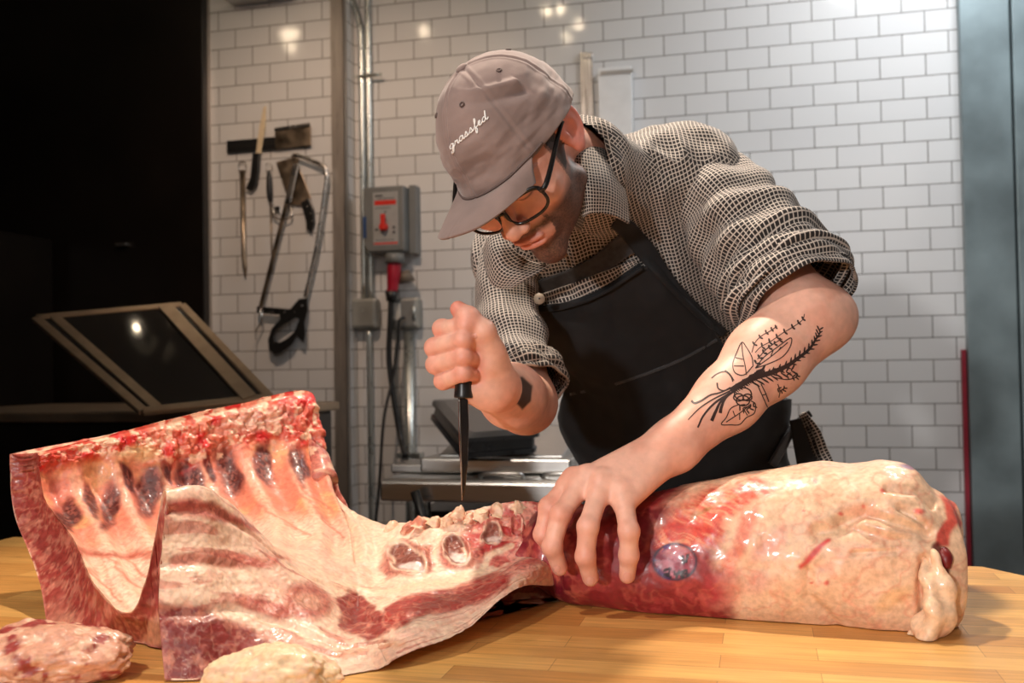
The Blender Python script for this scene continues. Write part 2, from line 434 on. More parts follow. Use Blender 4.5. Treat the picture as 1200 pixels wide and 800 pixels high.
# small ceiling lamps whose bulbs show as warm glints in the glazed tiles
M_bulb = emit('lamp_bulb_glow', (1.0, .80, .55), 70.)
for (px, py, Yp) in ((641, 14, WY), (657, 12, WY), (663, 45, WY), (678, 30, WY), (497, 38, WY), (344, 40, PYF), (335, 42, PYF), (340, 56, PYF), (270, 243, PYF)):
    q = WPT(px, py, Yp)-CAM; zl = 2.80 if py < 100 else 1.86
    if py > 100: continue
    t_ = (zl-CAM[2])/q[2]; L_ = CAM+q*t_; L_[1] = 2*Yp-L_[1]
    e = empty('ceiling_lamp', L_, 'small black ceiling lamp glinting in the wall tiles', 'lamp', 'small ceiling lamps above the tiled wall')
    V, F, _ = tubeV([L_+[0, 0, .13], L_+[0, 0, .01]], [.03, .034], 16, caps=False); mesh('shade', V, F, M_black, e)
    V, F, _ = tubeV([L_+[0, 0, .024], L_+[0, 0, .012], L_-[0, 0, .006], L_-[0, 0, .016]], [.008, .012, .011, .003], 14); mesh('bulb', V, F, M_bulb, e)
    tube('stem', [L_+[0, 0, .12], (L_[0], L_[1], 3.0)], .006, M_black, e, 8)
# ------------------------------------------------------------------ butcher block table
TX0, TX1, TY0, TY1, TZ = -1.35, .352, .42, 1.575, .90
m = mat('maple_butcher_block', (.6, .35, .12), .42, var=0, coat=.12, coatr=.3); nt = m.node_tree; n = nt.nodes; L = nt.links; b = n['Principled BSDF']
tc = n.new('ShaderNodeTexCoord'); wp = n.new('ShaderNodeMapping'); L.new(tc.outputs['Object'], wp.inputs[0]); wp.inputs['Location'].default_value = (3.07, 2.0, 0)
br = n.new('ShaderNodeTexBrick'); L.new(wp.outputs[0], br.inputs['Vector']); br.inputs['Scale'].default_value = 1
br.inputs['Brick Width'].default_value = .26; br.inputs['Row Height'].default_value = .043; br.inputs['Mortar Size'].default_value = .0005; br.inputs['Mortar Smooth'].default_value = 1
br.offset = .37; br.inputs['Color1'].default_value = (.88, .50, .15, 1); br.inputs['Color2'].default_value = (.56, .25, .06, 1); br.inputs['Mortar'].default_value = (.22, .1, .03, 1)
g = n.new('ShaderNodeTexNoise'); mp = n.new('ShaderNodeMapping'); mp.inputs['Scale'].default_value = (3, 60, 60); L.new(tc.outputs['Object'], mp.inputs[0]); L.new(mp.outputs[0], g.inputs['Vector'])
g.inputs['Scale'].default_value = 3; g.inputs['Detail'].default_value = 6
g2 = n.new('ShaderNodeTexNoise'); g2.inputs['Scale'].default_value = 7; g2.inputs['Detail'].default_value = 4; L.new(tc.outputs['Object'], g2.inputs['Vector'])
r1 = n.new('ShaderNodeMapRange'); L.new(g.outputs[0], r1.inputs[0]); r1.inputs[1].default_value = .3; r1.inputs[2].default_value = .7; r1.inputs[3].default_value = .8; r1.inputs[4].default_value = 1.14
r2 = n.new('ShaderNodeMapRange'); L.new(g2.outputs[0], r2.inputs[0]); r2.inputs[1].default_value = .3; r2.inputs[2].default_value = .75; r2.inputs[3].default_value = 1.12; r2.inputs[4].default_value = .78
mu = n.new('ShaderNodeMath'); mu.operation = 'MULTIPLY'; L.new(r1.outputs[0], mu.inputs[0]); L.new(r2.outputs[0], mu.inputs[1])
vm = n.new('ShaderNodeVectorMath'); vm.operation = 'SCALE'; L.new(br.outputs['Color'], vm.inputs[0]); L.new(mu.outputs[0], vm.inputs['Scale']); L.new(vm.outputs[0], b.inputs['Base Color'])
bp = n.new('ShaderNodeBump'); bp.inputs['Strength'].default_value = .3; bp.inputs['Distance'].default_value = .0006; L.new(g.outputs[0], bp.inputs['Height']); L.new(bp.outputs[0], b.inputs['Normal'])
M_wood = m
t = empty('butcher_block_table', ((TX0+TX1)/2, (TY0+TY1)/2, 0), 'large maple butcher block table under the meat', 'table')
# top with a clipped far right corner
pl = [(TX0, TY0), (TX1, TY0), (TX1, TY1-.06), (TX1-.045, TY1), (TX0, TY1)]
V, F = prismV(pl, (0, 0, TZ-.09), np.array([1., 0, 0]), np.array([0, 1., 0]), (0, 0, 1), .09)
o = mesh('table_top', V, F, M_wood, t, smooth=False); bevel(o, .004, 3)
for sx in (TX0+.08, TX1-.08):
    for sy in (TY0+.08, TY1-.08):
        box('leg', (sx, sy, .405), .09, .09, .81, M_wood, t, bv=.004)
box('apron_board', ((TX0+TX1)/2, TY1-.07, .75), TX1-TX0-.2, .03, .12, M_wood, t); box('apron_board', ((TX0+TX1)/2, TY0+.07, .75), TX1-TX0-.2, .03, .12, M_wood, t)

# ------------------------------------------------------------------ steel prep table behind the butcher
PZ = .925
pL = P(447, 553, 2.5); X0 = pL[0]; Y0 = pL[1]; Y1 = WY-.02; X1 = X0+.80
t = empty('steel_prep_table', ((X0+X1)/2, (Y0+Y1)/2, 0), 'stainless steel prep table against the tiled wall behind the butcher', 'table')
V, F = boxV(((X0+X1)/2, (Y0+Y1)/2, PZ-.012), X1-X0, Y1-Y0, .024); o = mesh('table_top', V, F, M_steelh, t, smooth=False); bevel(o, .008, 3)
box('front_lip', ((X0+X1)/2, Y0-.006, PZ-.03), X1-X0, .016, .05, M_steelh, t, bv=.006)
box('backsplash', ((X0+X1)/2+.15, Y1-.012, PZ+.055), X1-X0-.3, .02, .11, M_steelh, t)
for k, px in enumerate((588, 662)):
    c = P(px, 561, 2.46); tb = []
    hp = [c+[-.055, 0, .0], c+[-.048, -.012, .012], c+[0, -.016, .015], c+[.048, -.012, .012], c+[.055, 0, 0], c+[.048, -.012, -.012], c+[0, -.016, -.015], c+[-.048, -.012, -.012], c+[-.055, 0, 0]]
    tube('pull_handle', hp, .006, M_steelh, t, 10, 50)
for sx in (X0+.08, X1-.08):
    for sy in (Y0+.08, Y1-.08):
        tube('leg', [(sx, sy, 0), (sx, sy, PZ-.03)], .021, M_steel, t, 16)
box('undershelf', ((X0+X1)/2, (Y0+Y1)/2, .25), X1-X0-.1, Y1-Y0-.1, .02, M_steelh, t)
box('crosspiece', ((X0+X1)/2, Y0+.35, PZ-.06), X1-X0-.1, .04, .05, M_dark, t)
# ------------------------------------------------------------------ things on the walls
M_blade = mat('blade_steel', (.62, .60, .57), .25, 1., var=.2, vs=20, rv=.1)
M_rust = mat('worn_blade_steel', (.34, .27, .20), .38, 1., var=.35, vs=18, rv=.12)
M_cream = mat('boning_blade_pale', (.75, .62, .42), .4, .1, var=.1)
M_grip = mat('black_grip', (.012, .012, .012), .35, var=.1)
def wplate(pix, Y, t, name, m, parent, bv=.001):
    """plate with the given outline standing against the plane y = Y, t thick toward the room."""
    pts = np.array([WPT(x, y, Y) for x, y in pix]); n = len(pts)
    V = np.vstack([pts, pts-np.array([0, t, 0])])
    F = [tuple(range(n)), tuple(range(2*n-1, n-1, -1))]+[(i, i+n, (i+1) % n+n, (i+1) % n) for i in range(n)]
    o = mesh(name, V, F, m, parent, smooth=False)
    if bv: bevel(o, bv)
    return o
WF = PYF                                       # pier face
def wthing(name, px, py, Y, label, cat, group=None): return empty(name, WPT(px, py, Y), label, cat, group)
# magnetic strip
t = wthing('magnetic_knife_strip', 316, 180, WF, 'black magnetic knife strip fixed on the narrow tiled pier', 'knife rack')
wplate([(268, 166), (364, 158), (364, 173), (268, 180)], WF, .016, 'bar', M_grip, t)
wplate([(272, 170), (361, 162), (361, 166), (272, 174)], WF-.016, .002, 'magnet_strip', M_dark, t, 0)
# cleaver on the strip (wide blade)
t = wthing('scraper_blade', 343, 172, WF, 'wide flat steel scraper blade on the right end of the knife strip', 'scraper')
wplate([(322, 150), (364, 144), (365, 170), (323, 175)], WF-.018, .003, 'blade', M_rust, t)
wplate([(322, 150), (364, 144), (364, 148), (322, 154)], WF-.021, .004, 'spine', M_blade, t)
# knife with pale blade, black handle
t = wthing('boning_knife', 302, 222, WF, 'boning knife with pale narrow blade up and black handle, on the strip', 'knife')
wplate([(309, 126), (312, 124), (311, 150), (306, 180), (300, 180), (304, 150)], WF-.018, .003, 'blade', M_cream, t)
wplate([(298, 180), (306, 180), (305, 200), (302, 218), (297, 224), (290, 222), (292, 216), (295, 210)], WF-.012, .016, 'handle', M_grip, t, .003)
# sharpening steel (long ribbed)
t = wthing('sharpening_steel', 286, 325, WF, 'long mottled grey sharpening steel hanging at the left of the strip', 'sharpening steel')
tube('rod', [WPT(284, 200, WF-.012), WPT(286, 300, WF-.012), WPT(287, 312, WF-.012), WPT(287.5, 325, WF-.012)], [.0115, .0105, .0095, .003], M_rust, t, 12)
tube('hanging_loop', [WPT(280, 200, WF-.012), WPT(280, 192, WF-.012), WPT(284, 189, WF-.012), WPT(288, 192, WF-.012), WPT(288, 200, WF-.012)], .0025, M_blade, t, 8, 24)
# steel with black handle
t = wthing('honing_steel', 318, 320, WF, 'thin honing steel with a black turned handle hanging beside the saw', 'honing steel')
tube('handle', [WPT(315, 200, WF-.015), WPT(315.5, 208, WF-.015), WPT(316, 225, WF-.015), WPT(317, 236, WF-.015)], [.006, .011, .013, .008], M_grip, t, 14, 16)
tube('rod', [WPT(317, 236, WF-.015), WPT(319, 318, WF-.015)], [.004, .003], M_rust, t, 10)
tube('hanging_ring', [WPT(315+4*math.cos(a), 196+5*math.sin(a), WF-.015) for a in np.linspace(0, 6.28, 13)], .0016, M_blade, t, 6, 26)
# meat cleaver
t = wthing('meat_cleaver', 365, 272, WF, 'meat cleaver with tapering brown steel blade and riveted black handle', 'cleaver')
wplate([(324, 190), (346, 184), (365, 232), (356, 241), (340, 240)], WF-.01, .004, 'blade', M_rust, t)
o = wplate([(354, 238), (363, 232), (369, 246), (370, 262), (366, 274), (361, 268), (359, 255)], WF-.006, .015, 'handle', M_grip, t, .003)
for q in ((360, 242), (364, 250), (366, 259)):
    tube('rivet', [WPT(*q, WF-.020), WPT(*q, WF-.0225)], .003, M_blade, t, 10)
# bracket pipe piece
t = wthing('wall_hook', 331, 247, WF, 'small steel double hook behind the saw blade on the tiled pier', 'hook')
tube('hook', [WPT(320, 240, WF-.005), WPT(321, 253, WF-.02), WPT(331, 257, WF-.03), WPT(341, 253, WF-.03), WPT(340, 240, WF-.02)], .004, M_blade, t, 8, 30)
box('hook_plate', WPT(325, 246, WF-.003), .03, .006, .03, M_blade, t)
# butcher saw
t = wthing('butcher_saw', 335, 415, WF, 'large butcher bow saw with steel frame and black handle hanging on the tiles', 'saw')
Yk = WF-.035
fr = [WPT(x, y, Yk) for x, y in [(342, 184), (349, 182), (378, 194), (382, 203), (382, 218), (371, 290), (358, 348)]]
V1 = tubeV(fr, [.006, .008, .009, .009, .009, .009, .009], 10, 50); mesh('bow_frame', V1[0], V1[1], M_blade, t)
wplate([(347, 184), (351, 186), (307, 362), (303, 360)], Yk, .002, 'saw_blade', M_rust, t, 0)
wplate([(344, 192), (351, 192), (341, 238), (334, 238)], Yk-.004, .006, 'tension_tube', M_blade, t, .002)
wplate([(302, 359), (330, 361), (330, 369), (302, 367)], Yk+.003, .008, 'blade_clamp', M_blade, t)
tube('wing_nut', [WPT(304, 362, Yk-.01), WPT(307, 374, Yk-.01), WPT(300, 388, Yk-.01), WPT(300, 399, Yk-.01)], [.004, .004, .003, .002], M_blade, t, 8, 20)
# handle: outline with a hole as a ring of quads
outr = [(327, 361), (340, 362), (350, 350), (360, 349), (361, 362), (357, 378), (358, 392), (356, 402), (348, 394), (342, 404), (330, 413), (322, 416), (315, 409), (314, 398), (318, 385), (328, 374)]
inr = [(338, 377), (343, 374), (347, 372), (350, 373), (350, 376), (348, 380), (347, 384), (345, 388), (342, 391), (339, 394), (334, 398), (328, 401), (322, 400), (321, 394), (324, 387), (331, 381)]
n_ = len(outr); Vv = [WPT(x, y, Yk+.012) for x, y in outr+inr]+[WPT(x, y, Yk-.012) for x, y in outr+inr]; Ff = []
for i in range(n_):
    j = (i+1) % n_; Ff += [(i, j, n_+j, n_+i), (2*n_+i, 3*n_+i, 3*n_+j, 2*n_+j), (i, 2*n_+i, 2*n_+j, j), (n_+i, n_+j, 3*n_+j, 3*n_+i)]
o = mesh('handle', Vv, Ff, M_grip, t, smooth=False); bevel(o, .004, 3)
for q in ((333, 366), (345, 366), (354, 358)):
    tube('rivet', [WPT(*q, Yk-.011), WPT(*q, Yk-.0145)], .004, M_blade, t, 10)
# wall fixture at the top
t = wthing('wall_fixture', 310, 10, WF, 'grey metal box fixture at the top of the tiled pier', 'fixture')
V, F = boxV(WPT(312, -30, WF)+[0, -.06, .02], .27, .12, .2); o = mesh('housing', V, F, M_steelh, t, smooth=False); bevel(o, .004)
box('lip', WPT(312, 2, WF)+[0, -.065, 0], .285, .13, .012, M_steelh, t)
# conduits
WB = WY
M_galv = mat('galvanised_steel', (.52, .55, .53), .3, .9, var=.15, vs=12, rv=.08)
def conduit(name, pts, r, label, mt=M_galv, group=None):
    o = tube(name, pts, r, mt, None, 14, max(40, len(pts)*10)); return tag(o, label, 'pipe', group)
def wp(px, py, off): return WPT(px, py, WB-off)
xa = wp(425, 200, .03)[0]; xb = wp(433, 200, .03)[0]
zt = 3.0; zb = wp(430, 355, .03)[2]; yc = WB-.03
conduit('conduit', [(xa, yc, zb), (xa, yc, 2.45), (xa-.01, yc, 2.62), (xa-.045, yc, 2.75), (xa-.05, yc, 3.)], .0125, 'galvanised conduit, the left one of the pair, curving away near the ceiling')
conduit('conduit', [(xb, yc, zb), (xb, yc, 2.45), (xb, yc, zt)], .0125, 'galvanised conduit, the right one of the pair, straight up beside the grey switch box')
zb2 = wp(432, 385, .03)[2]
conduit('conduit', [((xa+xb)/2+.005, yc, .05), ((xa+xb)/2+.005, yc, zb2)], .0125, 'galvanised conduit running down from the small junction box')
zc = wp(430, 90, .03)[2]
t = empty('conduit_clamp', ((xa+xb)/2, yc, zc), 'small strut clamp holding the pair of conduits high on the wall', 'clamp')
box('strap', ((xa+xb)/2+.02, yc-.014, zc), .12, .004, .014, M_galv, t); tube('bolt', [(xb+.045, yc-.016, zc), (xb+.045, yc-.026, zc)], .006, M_galv, t, 6)
# junction box
def jbox(name, a, b, dep, m, label, cat):
    p = wp(a[0], a[1], 0); q = wp(b[0], b[1], 0); c = (p+q)/2
    t = empty(name, (c[0], WB, min(p[2], q[2])), label, cat)
    box('body', (c[0], WB-dep/2, c[2]), abs(q[0]-p[0]), dep, abs(p[2]-q[2]), m, t, bv=.012)
    return t, c, abs(q[0]-p[0]), abs(p[2]-q[2])
M_gbox = mat('cast_grey_box', (.36, .37, .35), .45, .5, var=.12, vs=15)
M_grey = mat('grey_switch_housing', (.17, .18, .18), .42, var=.1, vs=10)
t, c, w_, h_ = jbox('junction_box', (418, 351), (447, 385), .06, M_gbox, 'small cast metal junction box below the two conduits', 'junction box')
box('cover', (c[0], WB-.062, c[2]), w_*.86, .006, h_*.86, M_gbox, t, bv=.003); tube('screw', [(c[0], WB-.064, c[2]+.01), (c[0], WB-.068, c[2]+.01)], .004, M_galv, t, 8)
t, c, w_, h_ = jbox('outlet_box', (459, 350), (496, 385), .055, M_gbox, 'metal outlet box to the right of the junction box under the red plug', 'outlet')
o = box('face_plate', (c[0], WB-.057, c[2]), w_*.8, .005, h_*.84, mat('outlet_steel', (.5, .5, .48), .35, .8), t, bv=.003)
box('receptacle', (c[0]-.025, WB-.061, c[2]+.005), .034, .007, .068, mat('ivory_receptacle', (.62, .6, .55), .4), t)
bx = wp(485, 366, .06); tube('toggle_guard', [(bx[0], WB-.058, bx[2]-.03), (bx[0], WB-.062, bx[2]+.03)], .007, M_galv, t, 10)
# disconnect switch
p = wp(437, 225, 0); q = wp(484, 297, 0); ctr = (p+q)/2; W_ = q[0]-p[0]; H_ = p[2]-q[2]
t = empty('safety_switch', (ctr[0], WB, q[2]), 'grey safety switch box with a red rotary handle and printed label', 'switch box')
dep = .11
hx = W_/2; pr = [(-hx, H_/2), (hx+.004, H_/2), (hx+.004, -H_/2), (-hx+.02, -H_/2), (-hx, -H_/2+.03)]
V, F = prismV(pr, (ctr[0], WB-dep, ctr[2]), np.array([1., 0, 0]), np.array([0, 0, 1.]), (0, 1, 0), dep); o = mesh('housing', V, F, M_grey, t, smooth=False); bevel(o, .007, 3)
box('side_flange', (ctr[0]+hx+.02, WB-.03, ctr[2]), .03, .06, H_+.015, M_grey, t, bv=.004)
yl = WB-dep-.0015
M_lab = mat('label_grey', (.33, .34, .34), .5, var=.06); M_red = mat('red_plastic', (.62, .03, .02), .35, var=.08); M_ink = mat('label_ink', (.05, .05, .055), .6, var=0)
LX = ctr[0]+.012; lw = W_*.62; lh = H_*.82
V, F = boxV((LX, yl, ctr[2]), lw, .002, lh); lab = mesh('label', V, F, M_lab, t, smooth=False)
def lbar(dx, dz, w, h, m): return boxV((LX+dx, yl-.0014, ctr[2]+dz), w, .001, h)
for V, F in (lbar(0, lh*.30, lw*.86, lh*.085, 0), lbar(0, -lh*.46, lw*.96, lh*.03, 0)): mesh('red_band', V, F, M_red, lab, smooth=False)
ink = [lbar(-lw*.25, lh*.43, lw*.3, lh*.03, 0), lbar(lw*.02, lh*.375, lw*.7, lh*.012, 0), lbar(-lw*.1, lh*.2, lw*.6, lh*.01, 0), lbar(lw*.33, -.17*lh, lw*.1, lh*.05, 0), lbar(lw*.33, -.26*lh, lw*.1, lh*.05, 0), lbar(-lw*.36, -.2*lh, lw*.12, lh*.04, 0), lbar(0, .12*lh, lw*.05, lh*.05, 0)]
for k in range(5): ink.append(lbar(-lw*.32+k*lw*.15, -.40*lh, lw*.1, lh*.012, 0))
for V, F in ink: mesh('print_line', V, F, M_ink, lab, smooth=False)
hc = np.array([LX-.004, yl, ctr[2]-lh*.16])
V1 = tubeV([hc+[0, -.002, 0], hc+[0, -.022, 0]], .017, 20); V2 = boxV(hc+[0.003, -.026, .018], .018, .014, .06, None)
V, F = merge([V1[:2], V2]); o = mesh('rotary_handle', V, F, M_red, t, smooth=False); bevel(o, .002)
box('blue_tag', (ctr[0]-hx+.008, yl, ctr[2]-.03), .014, .002, .085, mat('blue_tag', (.02, .06, .18), .5), t, bv=0)
# red plug + receptacle
c0 = wp(463, 300, .075)
t = empty('industrial_plug', wp(463, 352, .075), 'red industrial plug pushed up into the underside of the switch box', 'plug')
def pz(px, py, o=.098): return wp(px, py, o)
tube('collar', [pz(463, 297), pz(463, 308)], [.036, .040], M_grey, t, 20)
tube('plug_body', [pz(462, 308), pz(461.5, 322), pz(460, 338), pz(459, 343)], [.028, .027, .022, .024], mat('red_plug', (.36, .01, .03), .35, var=.1), t, 20, 16)
tube('cable_gland', [pz(459, 341), pz(458.5, 353)], [.027, .019], M_grip, t, 16)
tube('hinged_cap', [pz(474, 318, .07), pz(477, 330, .07)], [.02, .034], mat('tan_cap', (.16, .13, .1), .5), t, 18)
M_cable = mat('black_cable', (.01, .01, .01), .4, var=.05)
o = tube('power_cable', [pz(458.5, 353), pz(457.5, 375), wp(456, 420, .09), wp(462, 470, .10), wp(470, 515, .12), wp(475, 534, .2)], .0115, M_cable, None, 12, 60); tag(o, 'thick black power cable hanging from the red plug to behind the steel table', 'cable')
o = tube('power_cable', [wp(474, 372, .075), wp(468, 376, .09), wp(466, 400, .09), wp(461, 440, .10), wp(450, 490, .15), wp(445, 560, .16), wp(438, 640, .16)], .006, M_cable, None, 10, 70); tag(o, 'thin black cord dropping from the outlet box past the table end', 'cable')
t = wthing('grey_pipe', 478, 640, WB, 'wide grey pipe standing behind the thick black cable', 'pipe')
tube('pipe', [(wp(479, 400, .03)[0], WB-.03, .0), (wp(479, 400, .03)[0], WB-.03, wp(479, 388, .03)[2])], .021, M_galv, t, 16)
box('pipe_strap', (wp(479, 400, .03)[0], WB-.03, wp(479, 533, .03)[2]), .10, .05, .02, M_galv, t)
# two steel strips high on the wall behind his head
t = wthing('steel_strip', 690, 160, WB, 'narrow vertical steel strip on the tiles just behind the butcher\'s ear', 'strip')
wplate([(680, 62), (695, 62), (699, 250), (684, 250)], WB, .012, 'strip', M_steel, t, .002)
wplate([(681, 63), (694, 63), (694, 68), (681, 68)], WB-.012, .01, 'top_cap', M_steel, t, .001)
M_whitep = mat('white_glossy_panel', (.85, .86, .86), .2, 0., var=.03)
t = wthing('steel_dispenser', 724, 162, WB, 'shiny pale steel panel standing on the tiles above his shoulder', 'panel')
wplate([(703, 85), (742, 82), (745, 250), (707, 250)], WB, .06, 'panel', M_whitep, t, .003)
wplate([(704, 84), (742, 81), (742, 85), (704, 88)], WB-.061, .004, 'top_edge', M_steelh, t, 0)
# scale under the black lid on the prep table
t = empty('bench_scale', P(505, 545, 2.62)*[1, 1, 0]+[0, 0, PZ], 'steel platform scale base on the prep table under the black lid', 'scale')
bX = P(487, 540, 2.62)[0]; bY = Y0+.10
box('base', (bX+.22, bY+.18, PZ+.022), .40, .34, .038, M_steelh, t, bv=.006)
box('platform', (bX+.22, bY+.22, PZ+.060), .34, .30, .03, M_steelh, t, R=rotz(0)@np.array([[1, 0, 0], [0, math.cos(.2), -math.sin(.2)], [0, math.sin(.2), math.cos(.2)]]), bv=.006); box('column', (bX+.22, bY+.26, PZ+.05), .1, .1, .04, M_dark, t)
box('keypad_housing', (bX+.0, bY+.10, PZ+.012), .13, .16, .022, M_steelh, t, bv=.004)
# black lid: 8-corner tray with sloping flanks
A = P(540, 540, 2.38); B_ = P(630, 528, 2.52); C_ = P(500, 488, 2.72)
A = P(541, 538, 2.42); B_ = P(630, 527, 2.58); C_ = P(503, 489, 2.80)
ex = nrm((B_-A)*[1, 1, 0]); ey = nrm(C_-A); ez = nrm(np.cross(ex, ey)); ez *= 1 if ez[2] > 0 else -1; wx = np.linalg.norm((B_-A)[:2]); wy = np.linalg.norm((C_-A)[:2])
zc0 = PZ+.078
def rr(w, h, ins, r, z):
    pts = []
    for cx, cy, a0 in ((w-ins-r, ins+r, -90), (w-ins-r, h-ins-r, 0), (ins+r, h-ins-r, 90), (ins+r, ins+r, 180)):
        for a in np.linspace(a0, a0+90, 6):
            q = (cx+r*math.cos(math.radians(a)), cy+r*math.sin(math.radians(a))); pts.append(A+(z-zc0)*ez+q[0]*ex+q[1]*ey)
    return pts
wx, wy = .25, .40
rings = [rr(wx, wy, 0, .02, zc0), rr(wx, wy, 0, .02, zc0+.012), rr(wx, wy, .006, .02, zc0+.014), rr(wx, wy, .010, .02, zc0+.040), rr(wx, wy, -.002, .02, zc0+.042), rr(wx, wy, 0.0, .02, zc0+.052), rr(wx, wy, .03, .02, zc0+.058)]
Vv = np.vstack(rings); k = len(rings[0]); Ff = [tuple(range(k))[::-1], tuple(range(6*k, 7*k))]+[(r_*k+i, r_*k+(i+1) % k, (r_+1)*k+(i+1) % k, (r_+1)*k+i) for r_ in range(6) for i in range(k)]
o = mesh('scale_lid', Vv, Ff, mat('glossy_black_plastic', (.015, .015, .017), .17, var=.1), None, smooth=False, center=True); tag(o, 'glossy black plastic platter cover lying on the bench scale', 'platter')
# bins and stand under the table front
t = empty('storage_bin', P(575, 600, 2.7)*[1, 1, 0]+[0, 0, .26], 'black storage bin standing on the shelf under the prep table', 'bin')
bc = P(575, 600, 2.75)
V, F = boxV((bc[0], bc[1]+.1, .26+.27), .34, .3, .54); V[:, 0] = bc[0]+(V[:, 0]-bc[0])*np.where(V[:, 2] > .5, 1.1, .85); o = mesh('body', V, F, M_plastic, t, smooth=False); bevel(o, .01)
box('rim', (bc[0], bc[1]+.1, .80), .40, .34, .02, M_plastic, t, bv=.004)
box('label_card', (P(556, 600, 2.6)[0]-.02, bc[1]-.075, .72), .05, .004, .10, mat('tan_card', (.25, .19, .12), .6), t, bv=0)
o = tube('folding_stand', [WPT(486, 575, Y0-.05), WPT(501, 622, Y0-.05), WPT(560, 800, Y0-.05)*[1, 1, 0]+[0, 0, .01]], .012, M_cable, None, 10); tag(o, 'thin black slanted leg of a stand leaning under the prep table', 'stand')
# ------------------------------------------------------------------ dark smoker cabinet on the left
M_cab = mat('black_cabinet', (.010, .0075, .006), .32, .3, var=.3, vs=3)
XC = WPT(240, 200, 3.62)[0]
t = empty('smoker_cabinet', (XC-.9, 3.1, 0), 'large black smoker cabinet filling the left edge behind the display case', 'cabinet')
box('cabinet_shell', (XC-.8, 3.64, 1.5), 1.6, .06, 2.98, M_cab, t, bv=.004)
c = P(30, 270, 3.0)
V, F = boxV((XC-1.17, 3.2, 1.0), 1.0, .72, 1.52); o = mesh('firebox', V, F, M_cab, t, smooth=False); bevel(o, .01)
box('firebox_door', (XC-1.22, 2.83, 1.12), .8, .03, 1.2, mat('cabinet_door_black', (.012, .009, .008), .2, .2, var=.2), t, bv=.006)
box('latch', (XC-.37, 3.60, 1.73), .05, .03, .012, M_steelh, t)
# glass display case with raised lid
M_caseb = mat('case_black', (.010, .008, .006), .3, var=.15)
M_champ = mat('warm_aluminium', (.40, .31, .22), .38, .85, var=.12, vs=20)
t = empty('display_case', P(120, 640, 2.75)*[1, 1, 0], 'black display case with a tilted metal framed glass lid at the left', 'display case')
q1 = P(-60, 520, 2.75); q2 = P(330, 500, 2.9)
xc0, xc1 = q1[0], P(290, 470, 2.5)[0]-.2; cz = P(170, 478, 2.55)[2]
box('case_body', ((xc0+xc1)/2-.2, 2.86, cz/2-.02), xc1-xc0+.4, .72, cz-.06, M_caseb, t, bv=.01)
box('case_rim', ((xc0+xc1)/2-.2, 2.86, cz-.035), xc1-xc0+.44, .76, .03, M_champ, t, bv=.006)
ca = [P(42, 373, 2.75), P(213, 358, 2.85), P(316, 466, 2.50), P(168, 482, 2.44)]
def bar(a, b, r, name, m, par): 
    a = np.array(a); b = np.array(b); T = nrm(b-a); Z = nrm(np.cross(nrm(ca[1]-ca[0]), nrm(ca[3]-ca[0]))); X = np.cross(T, Z)
    v = np.array([p+sx*X*r+sz*Z*r*.6 for p in (a, b) for sx, sz in ((-1, -1), (1, -1), (1, 1), (-1, 1))])
    F = [(0, 1, 2, 3), (7, 6, 5, 4), (0, 4, 5, 1), (1, 5, 6, 2), (2, 6, 7, 3), (3, 7, 4, 0)]
    return v, F
parts = [bar(ca[i], ca[(i+1) % 4], .012, '', 0, 0) for i in range(4)]
V, F = merge(parts); o = mesh('lid_frame', V, F, M_champ, t, smooth=False); bevel(o, .003)
e1 = ca[0]+.12*(ca[1]-ca[0]); e2 = ca[3]+.12*(ca[2]-ca[3]); V, F = merge([bar(e1, e2, .012, '', 0, 0)]); mesh('slide_rail', V, F, M_champ, t, smooth=False)
e1 = ca[0]+.88*(ca[1]-ca[0]); e2 = ca[3]+.84*(ca[2]-ca[3]); V, F = merge([bar(e1, e2, .018, '', 0, 0)]); mesh('slide_rail', V, F, M_champ, t, smooth=False)
gl = mat('smoked_glass', (.02, .018, .016), .06, var=0, spec=.5); gl.node_tree.nodes['Principled BSDF'].inputs['Transmission Weight'].default_value = .5
Z = nrm(np.cross(ca[1]-ca[0], ca[3]-ca[0])); V = np.vstack([np.array(ca)+Z*.003, np.array(ca)-Z*.003]); F = [(0, 1, 2, 3), (7, 6, 5, 4), (0, 4, 5, 1), (1, 5, 6, 2), (2, 6, 7, 3), (3, 7, 4, 0)]
mesh('lid_glass', V, F, gl, t, smooth=False)
tube('lid_stay', [ca[1]+[0, .02, 0], ca[1]*[1, 1, 0]+[0, .02, cz-.02]], .008, M_dark, t, 8)
